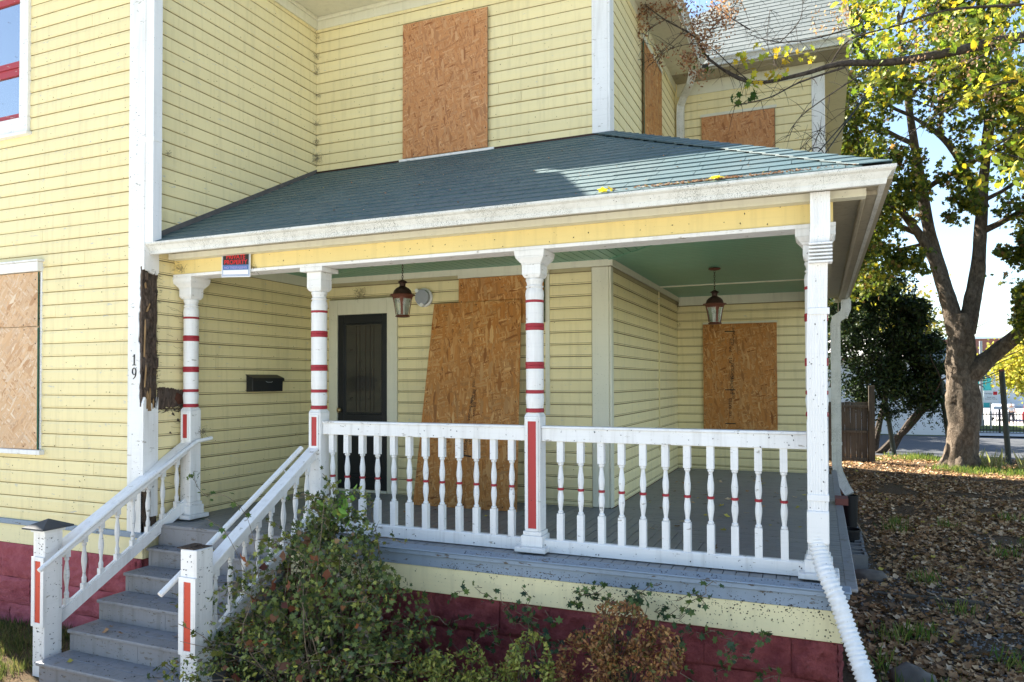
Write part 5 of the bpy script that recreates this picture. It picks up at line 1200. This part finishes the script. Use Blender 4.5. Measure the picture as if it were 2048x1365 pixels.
def shrub(name,lab,blobs,cols,size,thr=-.02,tm=OVAL,w=None,fr=7):
    t=thing(name,lab,'shrub'); P=np.concatenate([blob(c,r,n,.5,thr=thr,fr=fr) for c,r,n in blobs]); leaves('foliage',t,P,size,cols,w,'leaf_dark',tm,sj=.4)
    m=MB()
    for k in range(40):
        e=Vector(P[rng.integers(0,len(P))]); c=blobs[0][0]; a=Vector((c[0]+random.uniform(-.1,.1),c[1],-2.35)); e=e+(e-a)*random.uniform(0,.12); m.tube([a,(a+e)/2+Vector((random.gauss(0,.04),0,.05)),e],[.005,.004,.0015],4,cap=False)
    tag(m.build('stems','twig',t),kind='stuff'); return t
shrub('box_shrub','yellow green box shrub at the foot of the vine covered shrub',[((-2.12,4.12,-1.86),(.20,.18,.26),2600),((-2.32,4.1,-1.98),(.22,.2,.22),2200),((-2.0,4.1,-2.02),(.2,.18,.22),1800),((-2.45,4.0,-2.15),(.22,.2,.2),1500)],[(.22,.24,.045),(.32,.31,.07),(.13,.17,.04),(.18,.12,.05)],.026,w=[.4,.25,.25,.1])
shrub('box_shrub','yellow green box shrub beside the orange leaved one',[((-1.64,4.12,-1.80),(.16,.15,.28),2400),((-1.78,4.08,-1.95),(.2,.17,.24),2200),((-1.52,4.1,-2.05),(.22,.2,.26),1900)],[(.22,.24,.045),(.32,.31,.07),(.13,.17,.04),(.18,.12,.05)],.026,w=[.4,.25,.25,.1])
shrub('box_shrub','brown orange half dead box shrub against the red foundation',[((-1.14,4.35,-1.56),(.22,.18,.22),2800),((-1.32,4.3,-1.76),(.2,.18,.24),2200),((-.93,4.35,-1.62),(.18,.16,.16),1700),((-1.1,4.25,-1.92),(.24,.2,.24),2200)],[(.30,.13,.05),(.40,.22,.08),(.18,.08,.04),(.16,.15,.04)],.026,w=[.35,.3,.2,.15])
t=thing('ivy','loose ivy trailing along the red foundation under the porch skirt','plant'); PP=[]
m=MB()
for k in range(70):
    x=random.uniform(-2.5,-.2) if k<52 else random.uniform(-1.5,-.5); z=random.uniform(-1.95,-1.5) if k<52 else random.uniform(-1.5,-1.36); q=Vector((x,4.62+random.uniform(-.08,.05),z)); D=[q]
    for i in range(6): q=q+Vector((random.uniform(-.06,.06),random.uniform(-.015,.015),random.uniform(-.02,.045))); D.append(q)
    m.tube(D,.0028,3,cap=False); PP+=[tuple(d+Vector((random.gauss(0,.02),-.01,random.gauss(0,.02)))) for d in D]
tag(m.build('stems','pale_twig',t),kind='stuff'); leaves('foliage',t,np.array(PP),.046,[(.05,.095,.03),(.09,.14,.035),(.03,.06,.03)],None,'leaf_dark',MAPLE)
# ================================================================== ground cover
def ok_ground(P):
    a=(P[:,0]<PX1+.06)&(P[:,1]>4.72)|(P[:,0]<-5.5)&(P[:,1]>4.6)|(P[:,0]>-5.5)&(P[:,0]<-4.0)&(P[:,1]>3.6); return P[~a]
def yardz(P): return np.array([G+.05*noise.noise((p[0]*.6,p[1]*.6,0)) for p in P])
N=52000; yy=3+21.6*rng.uniform(0,1,N)**1.25; xx=np.where(yy<4.7,rng.uniform(-3.9,2.2,N),.15+(yy*.235+1.2)*rng.uniform(0,1,N)); P=ok_ground(np.stack([xx,yy,yy],1))
d1=np.array([noise.noise((p[0]*1.1,p[1]*1.1,5.)) for p in P]); 
gap=np.exp(-((P[:,0]-(.9+.0*P[:,1]))**2/.9+((P[:,1]-8.3)**2)/5))
dr_=np.exp(-((P[:,0]-.25)/.35)**2)*0; P=P[(d1+rng.normal(0,.16,len(P))>-.24)&(rng.uniform(0,1,len(P))>gap*.55)]; P[:,2]=yardz(P)+.006+rng.uniform(0,.022,len(P))
LC=[(.36,.205,.10),(.52,.34,.18),(.25,.135,.06),(.62,.46,.30),(.15,.09,.05),(.50,.41,.08)]
tag(scatter('fallen_leaves',*CURL,P,rotm(len(P),.75),.062*(1+rng.uniform(-.35,.55,len(P))),pick(len(P),LC,[.3,.22,.24,.1,.125,.015],.3),'litter_leaf'),'dry brown maple leaves covering the yard','fallen leaves',kind='stuff')
N=5200; P=np.stack([rng.normal(.95,.7,N)+rng.uniform(0,1,N),rng.normal(8.2,1.9,N),np.zeros(N)],1); P=P[(P[:,0]>.3)&(P[:,1]>5)]; P[:,2]=yardz(P)
tag(scatter('gravel',*ROCK,P,rotm(len(P)),.021*(1+rng.uniform(-.4,.8,len(P))),None,'pebble'),'grey gravel showing through the leaves beside the porch','gravel',kind='stuff')
BL=([(-.022,0,0),(.022,0,0),(.016,.06,.6),(0,.2,1.0)],[(0,1,2),(0,2,3)])
def tufts(C_,n,rad,h,name,lab,cols):
    P=np.concatenate([np.array([c[0],c[1],0])+rng.normal(0,rad,(n,3))*np.array([1,1,0]) for c in C_]); P=ok_ground(P); P[:,2]=yardz(P)-.005
    return tag(scatter(name,*BL,P,rotm(len(P),.5),h*(1+rng.uniform(-.5,.5,len(P))),pick(len(P),cols),'leaf'),lab,'grass',kind='stuff')
tufts([(rng.uniform(-9.6,-5.75),rng.uniform(2.2,4.65)) for _ in range(900)],24,.06,.075,'grass','short grass in front of the left foundation',[(.06,.085,.025),(.10,.12,.04),(.16,.15,.06)])
tufts([(.55,5.9),(.75,6.0),(1.4,6.9),(1.7,7.1),(1.9,7.2),(.6,7.3),(.8,7.4),(1.2,5.6),(.45,6.5)]+[(3.9+rng.normal(0,.7),21.3+rng.normal(0,.5)) for _ in range(30)]+[(1.5+rng.uniform(0,3),23.6+rng.uniform(-.6,.9)) for _ in range(40)]+[(rng.uniform(.5,4),rng.uniform(6,14)) for _ in range(14)],60,.10,.13,'grass_tufts','green grass tufts poking through the fallen leaves',[(.08,.16,.03),(.14,.22,.04),(.25,.27,.07)])
tufts([(3.7+rng.uniform(0,1.2),21.8+rng.normal(0,.3)) for _ in range(12)],9,.10,.42,'tall_weeds','tall pale weeds beside the maple trunk',[(.30,.32,.12),(.40,.38,.2)])
# rocks, block, bricks beside the porch
def rockat(x,y,s,lab):
    vs=[];n=14;m_=9
    for j in range(m_+1):
        for i in range(n):
            th=math.pi*j/m_; ph=2*math.pi*i/n; d=Vector((math.sin(th)*math.cos(ph),math.sin(th)*math.sin(ph),math.cos(th))); r=1+.35*noise.noise(d*1.7+Vector((x*9,y,0)))+.12*noise.noise(d*6)
            vs.append((x+d.x*r*s*.55,y+d.y*r*s*.42,G+s*.12+d.z*r*s*.30))
    fs=[(j*n+i,j*n+(i+1)%n,(j+1)*n+(i+1)%n,(j+1)*n+i) for j in range(m_) for i in range(n)]
    return tag(MB().add(vs,fs).build('rock','rock',None,smooth=True),lab,'rock')
rockat(.50,9.3,.34,'rounded brown rock lying just before the concrete blocks'); rockat(.62,6.3,.30,'flat grey rock beside the corrugated pipe'); rockat(.95,6.1,.22,'smaller grey rock half hidden in leaves right of the pipe'); rockat(.8,5.75,.34,'dark rock by the pipe nearest the bottom edge')
def cblock(y,z,rz,lab):
    t=thing('concrete_block',lab,'concrete block',(.40,y,z)); m=MB(); m.box(-.1,.1,-.2,.2,0,.03); 
    for a in (-.2,-.015,.17): m.box(-.1,.1,a,a+.03,.0301,.19)
    m.box(-.1,-.07,-.17,.17,.0301,.19).box(.07,.1,-.17,.17,.0301,.19); m.build('block','concrete',t); t.rotation_euler=(0,0,rz)
cblock(9.95,G+.0,.05,'hollow concrete block nearest the porch corner'); cblock(10.42,G+.0,-.04,'second hollow concrete block from the porch corner'); cblock(10.9,G+.0,.03,'third hollow concrete block, beside the second'); cblock(11.45,G+.0,.08,'farthest hollow concrete block filled with leaves')
tag(box('brick','brickred',None,PX1-.0,PX1+.12,8.1,8.33,FL+.0008,FL+.065),'red brick lying on the side edge of the porch floor','brick')
o=tag(box('plank','wood',None,.5,1.5,8.62,8.70,G+.02,G+.05),'reddish brown board lying in the leaves','board'); o.rotation_euler=(0,0,0)
t=thing('bucket','black plastic bucket under the bent rear downspout','bucket',(.33,10.7,G)); MB().lathe([(.11,0),(.14,.30),(.15,.30),(.15,.32),(.135,.32),(.105,.02)],(0,0,0),18).build('body','black',t,smooth=40,loc=(0,0,0))
m=MB().lathe([(.09,0),(.11,.45),(.10,.45),(.08,.02)],(0,0,0),14); o=tag(m.build('drain_elbow','black',None,smooth=40,loc=(.36,11.15,G+.25)),'black plastic drain elbow below the bent rear downspout','pipe')
# rope hanging down the rear corner
m=MB(); m.tube(dense([(.30,13,3.0),(.27,12.5,1.0),(.25,12,-.3),(.28,11.9,-.9),(.25,11.8,-1.2),(.30,11.6,-1.6),(.45,11.4,-2.0),(.6,11.2,-2.25)],6),.008,6); tag(m.build('rope','rope',None),'thin tan cord hanging down beside the rear downspout','cord')
# overhead cables
for k,(a,b,lab) in enumerate((((1600,345,9.4),(1890,-20,14),'upper black overhead cable running down to the rear wing'),((1620,350,9.4),(1850,-20,13),'lower black overhead cable tied at the wing corner'),)):
    A_=px(*a);B_=px(*b); P_=[A_.lerp(B_,i/10)+Vector((0,0,-.12*math.sin(math.pi*i/10))) for i in range(11)]; tag(MB().tube(P_,.008,6).build('overhead_cable','cable',None),lab,'cable')
m=MB(); c0=px(1630,318,9.7); m.tube([c0+Vector((.11*math.cos(u),0,.14*math.sin(u))) for u in [k*math.pi/8 for k in range(17)]],.006,5); tag(m.build('cable_loop','cable',None),'loop of black cable hanging at the rear wing corner','cable')
# ================================================================== fence, posts
t=thing('board_fence','dark weathered board fence with heavy end post joining the house to the evergreen','fence',(0,0,0))
x=.2; k=0
while x<1.20:
    h=random.uniform(-.63,-.60); box('fence_board','wood',t,x,x+.138,22.42,22.44,G+.02,h); x+=.142
for z in (-.78,-1.48,-2.24): box('fence_rail','wood',t,.2,1.24,22.36,22.419,z,z+.07)
MB().box(1.225,1.375,22.3,22.45,G-.05,-.17).build('fence_post','wood',t,bevel=.01)
for (x,y,zt,xt,lab) in ((2.08,25.2,1.05,1.62,'leftmost leaning dark steel post under the evergreen'),(3.58,25.2,-.1,3.35,'middle leaning dark steel post just left of the maple trunk'),(4.72,23.6,.24,4.58,'rightmost leaning rusty green steel post right of the maple')):
    t=thing('steel_post',lab,'post',(x,y,G),'leaning steel posts along the lane'); m=MB().rail((0,0,0),(0.0001,0,.0),.01,.01); 
    MB().tube([(0,0,-.05),((xt-x),0,zt-G)],[.07,.07],10).build('shaft','steel_green',t)
    MB().tube([((xt-x)*.999,0,zt-G-.02),((xt-x),0,zt-G+.03)],[.078,.07],10).build('cap','brickred' if x>4 else 'steel_green',t)
t=thing('iron_fence','black iron picket fence between the lane and the parking lot','fence',(0,36.75,G))
x=5.35
while x<20: box('picket','black',t,x,x+.022,-.01,.01,.03,.93); x+=.12
for z in (.12,.78): box('fence_rail','black',t,5.3,20,-.02,.02,z,z+.035)
for x in (5.3,7.0,9.45,11.9,14.3,16.8,19.2): box('fence_post','black',t,x,x+.07,-.035,.035,0,1.02)
# ================================================================== far buildings, cars, sign
t=thing('white_building','low white block building with shallow roof beyond the lane','building',(0,35.5,G))
MB().box(-8,5.06,0,9,-.2,3.25).build('wall','white_wall',t); MB().box(4.12,5.10,-.03,2.2,3.251,3.66).build('parapet','grey_wall',t)
box('wall_band','grey_wall',t,4.12,5.08,-.035,-.005,2.7,3.249)
MB().prism([(-8.3,-.3,3.26),(4.11,-.3,3.26),(4.11,5,4.3),(-8.3,5,4.3)],(0,0,.05)).build('roof','white_roof',t); MB().box(-8.3,4.11,-.33,-.305,3.15,3.31).build('fascia_board','brickred',t)
for i in range(7): box('block_course','white_wall',t,-8,5.055,-.004,-.0005,.05+i*.42,.05+i*.42+.40)
t=thing('brick_building','large red brick building behind the parking lot with pale lower wall','building',(0,118,G-1.4))
MB().box(14,90,0,20,0,9.3).build('upper_wall','brick_far',t); MB().box(21,90,-.4,-.01,0,5.8).build('lower_wall','white_wall',t); MB().box(13.9,90,-.5,0,9.3,9.6).build('coping','white_wall',t)
for i in range(8): box('window','glass_far',t,25+i*7,28+i*7,-.46,-.41,1.5,4.2)
t=thing('mural_building','building with a teal green mural and wide window beyond the cars','building',(0,112,G-1.4))
MB().box(10,20.6,0,5,0,6.6).build('wall','teal_far',t)
w_=box('window','glass_far',t,18.2,20.4,-.05,-.01,4.0,6.4); box('window_frame','white_wall',w_,18.0,18.18,-.08,-.01,3.9,6.5); box('window_frame','white_wall',w_,20.41,20.55,-.08,-.01,3.9,6.5); box('window_frame','white_wall',w_,18.0,20.55,-.08,-.01,6.501,6.6)
def car(x,y,rz,col,lab,suv=False,grp='cars parked in the far lot'):
    t=thing('parked_car',lab,'car',(x,y,G-1.4),grp); t.rotation_euler=(0,0,rz)
    h=1.72 if suv else 1.45; L2_=2.25
    side=[(-L2_,.35),(-L2_,.80),(-L2_+.15,.95),(-1.35,1.02),(-.75,h-.08),(-.35,h),(.9,h),(1.45,h-.1),(1.95,1.05),(L2_-.03,.98),(L2_,.45),(1.85,.32),(-1.9,.32)]
    MB().prism([(a,-.85,b) for a,b in side],(0,1.7,0)).build('body',col,t,bevel=.05)
    gl=[(-1.22,1.04),(-.72,h-.12),(.85,h-.1),(1.35,h-.18),(1.7,1.08)]
    MB().prism([(a,-.865,b) for a,b in gl],(0,1.73,0)).build('side_windows','glass_far',t)
    MB().add([(-1.36,-.7,1.03),(-1.36,.7,1.03),(-.79,.62,h-.12),(-.79,-.62,h-.12)],[(0,1,2,3)]).build('windshield','glass_far',t).location.x=-.02
    for a in (-1.4,1.35):
        for b in (-.86,.70):
            w=MB().lathe([(.2,0),(.33,0),(.34,.03),(.34,.14),(.33,.16),(.2,.16)],(0,0,0),16).build('wheel','tyre',t); w.rotation_euler=(math.radians(-90),0,0); w.location=(a,b,.33)
    for b in (-.7,.45): box('headlight','white_plastic',t,-L2_-.02,-L2_+.02,b,b+.25,.68,.82)
car(16.9,74,1.25,'car_red','red parked car seen through the iron fence left of the white one',True); car(18.3,72,1.35,'car_white','white parked car just right of the red car')
car(15.2,78,1.35,'car_white','pale silver parked car nearest the maple trunk'); car(20.4,75,1.3,'car_red','dark red parked car behind the rightmost steel post'); car(22.7,68,.2,'car_dark','dark blue van parked by the yellow tree',True)
t=thing('lot_sign','white parking lot sign with a red square logo on the iron fence line','sign',(7.33,40,-.81))
box('panel','sign_white',t,-.29,.29,0,.03,-.28,.28); box('logo','sign_red',t,.09,.25,-.003,-.0003,.08,.24); FR2=lambda z:Matrix(((1,0,0,-.0),(0,0,-1,-.003),(0,1,0,z),(0,0,0,1)))
text('lettering','canopy',.11,'sign_black',t,Matrix(((1,0,0,-.1),(0,0,-1,-.003),(0,1,0,.15),(0,0,0,1)))); text('lettering','Retail only',.075,'sign_black',t,FR2(-.03)); text('lettering','Customer Parking',.065,'sign_black',t,FR2(-.11))
box('sign_post','metal_pole',t,-.03,.03,.031,.08,-1.49,-.2)
t=thing('light_pole','pale metal pole standing behind the parking lot sign','pole',(7.35,42.3,G)); MB().lathe([(.12,0),(.12,.3),(.085,.31),(.07,4.2)],(0,0,0),12).build('shaft','metal_pole',t,smooth=40)
box('box','metal_pole',t,-.16,.16,-.2,-.09,2.5,3.3)
# a far pedestrian in the lot
t=thing('person','distant person in pale top and dark trousers walking across the parking lot','person',(14.6,72,G-1.4))
def skin(name,J,E_,mat,par):
    me=bpy.data.meshes.new(name); me.from_pydata([j[:3] for j in J],E_,[]); o=bpy.data.objects.new(name,me); C.objects.link(o); o.parent=par; me.materials.append(M[mat])
    s=o.modifiers.new('skin','SKIN')
    for v,j in zip(me.skin_vertices[0].data,J): v.radius=(j[3],j[3])
    me.skin_vertices[0].data[0].use_root=True; o.modifiers.new('sub','SUBSURF').levels=1; return o
J=[(0,0,.95,.15),(0,0,1.2,.14),(0,0,1.42,.13),(0,0,1.52,.06),(0,0,1.66,.10),(.2,0,1.40,.07),(.27,0,1.12,.05),(.28,-.08,.88,.04),(-.2,0,1.40,.07),(-.27,0,1.12,.05),(-.28,.08,.88,.04),(.1,0,.88,.1),(.12,-.08,.48,.075),(.12,-.05,.08,.05),(.12,-.18,.04,.04),(-.1,0,.88,.1),(-.12,.1,.48,.075),(-.12,.18,.10,.05),(-.12,.08,.04,.04)]
skin('body',J,[(0,1),(1,2),(2,3),(3,4),(2,5),(5,6),(6,7),(2,8),(8,9),(9,10),(0,11),(11,12),(12,13),(13,14),(0,15),(15,16),(16,17),(17,18)],'skin',t)
skin('shirt',[(0,0,.98,.17),(0,0,1.2,.16),(0,0,1.42,.14),(.2,0,1.40,.085),(.26,0,1.18,.065),(-.2,0,1.40,.085),(-.26,0,1.18,.065)],[(0,1),(1,2),(2,3),(3,4),(2,5),(5,6)],'cloth_pale',t)
skin('trousers',[(0,0,.94,.17),(.1,0,.86,.115),(.12,-.08,.48,.09),(.12,-.05,.12,.07),(-.1,0,.86,.115),(-.12,.1,.48,.09),(-.12,.18,.14,.07)],[(0,1),(1,2),(2,3),(0,4),(4,5),(5,6)],'cloth_dark',t)
# ================================================================== insects and cobwebs: dark specks on the sheltered surfaces
I=[]; IR=[]
def bugs(n,fn,nrm):
    for _ in range(n): I.append(fn()); IR.append(nrm)
U=random.uniform
bugs(330,lambda:(U(-2.6,.1),PY0-.0205,FL-.03-.085*U(0,1)**.4),'y'); bugs(420,lambda:(min(.1,random.gauss(-.5,.8)),PY0-.0145,FL-.12-.18*abs(random.gauss(0,.45))),'y'); bugs(60,lambda:(U(-2.6,.1),PY0-.0145,FL-.12-.18*U(0,1)),'y')
bugs(160,lambda:(U(-2.5,.15),U(PY0-.05,PY0+.06),FL+.015),'z')
for y,z in TR: bugs(60,lambda:(U(TX0+.05,TX1-.05),U(y,y+.2),z+.001),'z'); bugs(45,lambda:(U(TX0+.05,TX1-.05),y+.022-.0,z-.03-.13*U(0,1)),'y')
bugs(90,lambda:(U(-5.65,-5.53),3.787,U(-2.2,-1.2)),'y'); bugs(60,lambda:(-5.52,U(3.8,3.93),U(-2.2,-1.2)),'x'); bugs(60,lambda:(U(-4.11,-3.97),3.787,U(-2.2,-1.2)),'y'); bugs(70,lambda:(-3.963,U(3.8,3.93),U(-2.2,-1.2)),'x')
bugs(240,lambda:(U(-8.2,-5.55),YF-.022,U(-1.5,1.2)),'y'); bugs(60,lambda:(U(-8.2,-5.55),YF-.022,U(1.2,4)),'y'); bugs(40,lambda:(U(-5.68,-5.53),YC-.001,U(-1.2,3.8)),'y')
for xc in XC: bugs(16,lambda:(xc+U(-.06,.06),YP-.064,U(-1.1,-.3)),'y')
bugs(60,lambda:(U(-5.4,.08),4.978,U(1.0,1.12)),'y'); bugs(50,lambda:(U(-5.3,-2.2),YM-.022,U(2.5,4.1)),'y'); bugs(40,lambda:(U(-4.3,-2.2),YM-.022,U(-1,1.1)),'y'); bugs(60,lambda:(XL+.022,U(4.9,7),U(-1.1,3.8)),'x')
bugs(45,lambda:(U(-.07,.03),4.826,U(-.9,1.1)),'y'); bugs(50,lambda:(U(-3.9,-.1),YP-.046,U(-.44,-.35)),'y'); bugs(40,lambda:(U(-3.9,-.1),YP-.031,U(-1.25,-1.18)),'y')
bugs(200,lambda:(lambda q:(q.x+U(-.04,.04),q.y-.055,q.z+U(-.02,.04)))(D_[random.randrange(8,len(D_)-20)]),'y') if False else None
R0={'y':np.array([[1,0,0],[0,0,-1],[0,1,0]],float),'x':np.array([[0,0,1],[1,0,0],[0,1,0]],float),'z':np.eye(3)}
RR3=np.array([R0[k] for k in IR]); N=len(I); a=rng.uniform(0,2*np.pi,N); Rz_=np.zeros((N,3,3)); Rz_[:,0,0]=np.cos(a);Rz_[:,0,1]=-np.sin(a);Rz_[:,1,0]=np.sin(a);Rz_[:,1,1]=np.cos(a);Rz_[:,2,2]=1
tag(scatter('insects',*OCT,np.array(I),np.einsum('nij,njk->nik',RR3,Rz_),rng.uniform(.05,1.0,N)**1.6*.010+.0055,None,'bug'),'tiny dark insects scattered over steps, posts and porch edge','insects',kind='stuff')
# cobwebs and debris clinging in corners
m=MB()
def web(p,n,r,dirs=None):
    p=Vector(p)
    for _ in range(n):
        d=Vector((random.gauss(0,1),random.gauss(0,1),random.gauss(0,1))).normalized()
        if dirs: d=(d*.7+Vector(dirs)).normalized()
        l=r*U(.15,.75); w_=Vector((random.gauss(0,1),random.gauss(0,1),random.gauss(0,1)))*l*.22; q_=p+Vector((random.gauss(0,1),random.gauss(0,1),random.gauss(0,1)))*r*.16; m.tube([q_,q_+d*l*.4+w_,q_+d*l*.7-w_*.5,q_+d*l],[.0013,.0011,.0009,.0005],3,cap=False)
for z in (4.1,3.85,3.7,3.4,3.05,2.85,2.65): web((XL+.04,YM-.04,z),26,.12)
for z in (2.64,): web((XL+.03,YM-.03,z),60,.2)
for xc in (XC[0]-.06,): 
    for z in (.62,.3,.1,-.3,-.75): web((xc,YP,z),22,.09)
web((XC[0]+.1,YP+.05,-.47),30,.1); web((-4.86,YM-.04,1.0),50,.17); web((-3.6,YM-.02,1.14),14,.1); web((XR+.04,YW-.04,1.08),24,.12); web((XR+.04,YW-.05,.8),14,.1); web((-4.55,4.975,1.0),30,.09); web((-5.42,4.975,1.05),30,.12); web((XL+.03,4.9,2.1),16,.08)
tag(m.build('cobwebs','web',None),'grey brown cobwebs caught in wall corners and beside posts','cobwebs',kind='stuff')
# leaves lying on steps, porch floor and roof edge
L=[];
for k in range(16): y,z=random.choice(TR); L.append((U(TX0+.1,TX1-.1),U(y+.05,y+.2),z+.012))
for k in range(60): L.append((U(-1.7,-.1),5.2+4.8*U(0,1),FL+.012))
for k in range(10): L.append((U(-4,-2),U(5.3,6.3),FL+.012))
P=np.array(L); tag(scatter('stray_leaves',*CURL,P,rotm(len(P),.5),rng.uniform(.03,.075,len(P)),pick(len(P),LC),'litter_leaf'),'a few dry leaves blown onto the steps and porch floor','fallen leaves',kind='stuff')
L=[]
for k in range(520): 
    x=min(.3,random.gauss(-.55,.30)); yy_=EY+.005+abs(random.gauss(0,.022)); L.append((x,yy_,EZ+(yy_-EY)*sl_+.022))
for k in range(160): x=U(-5,.0); yy_=U(EY,YM-.2); L.append((x,yy_,EZ+(yy_-EY)*sl_+.022)) if x<EX-(EX-XR)*(yy_-EY)/(YM-EY)-.1 else None
P=np.array(L); tag(scatter('roof_litter',*CURL,P,rotm(len(P),.5),rng.uniform(.010,.024,len(P)),pick(len(P),[(.42,.25,.17),(.30,.16,.09),(.50,.42,.12),(.5,.38,.3)],[.4,.3,.06,.24]),'litter_leaf'),'dry seeds and small leaves caught along the porch gutter','roof litter',kind='stuff')
P=np.array([(-.60,4.72,EZ+.045),(-.57,4.73,EZ+.05),(-1.33,4.72,EZ+.04),(-1.28,4.715,EZ+.045)]); tag(scatter('yellow_leaves',*MAPLE,P,rotm(4,1.0),[.09,.08,.08,.07],pick(4,[(.6,.48,.03)]),'leaf'),'bright yellow leaves caught on the porch gutter edge','fallen leaves',kind='stuff')
# ================================================================== lift everything so that the ground lies at z=0
for o in list(bpy.data.objects):
    if o.parent is None and o.type not in ('CAMERA','LIGHT'): o.location.z+=ZG
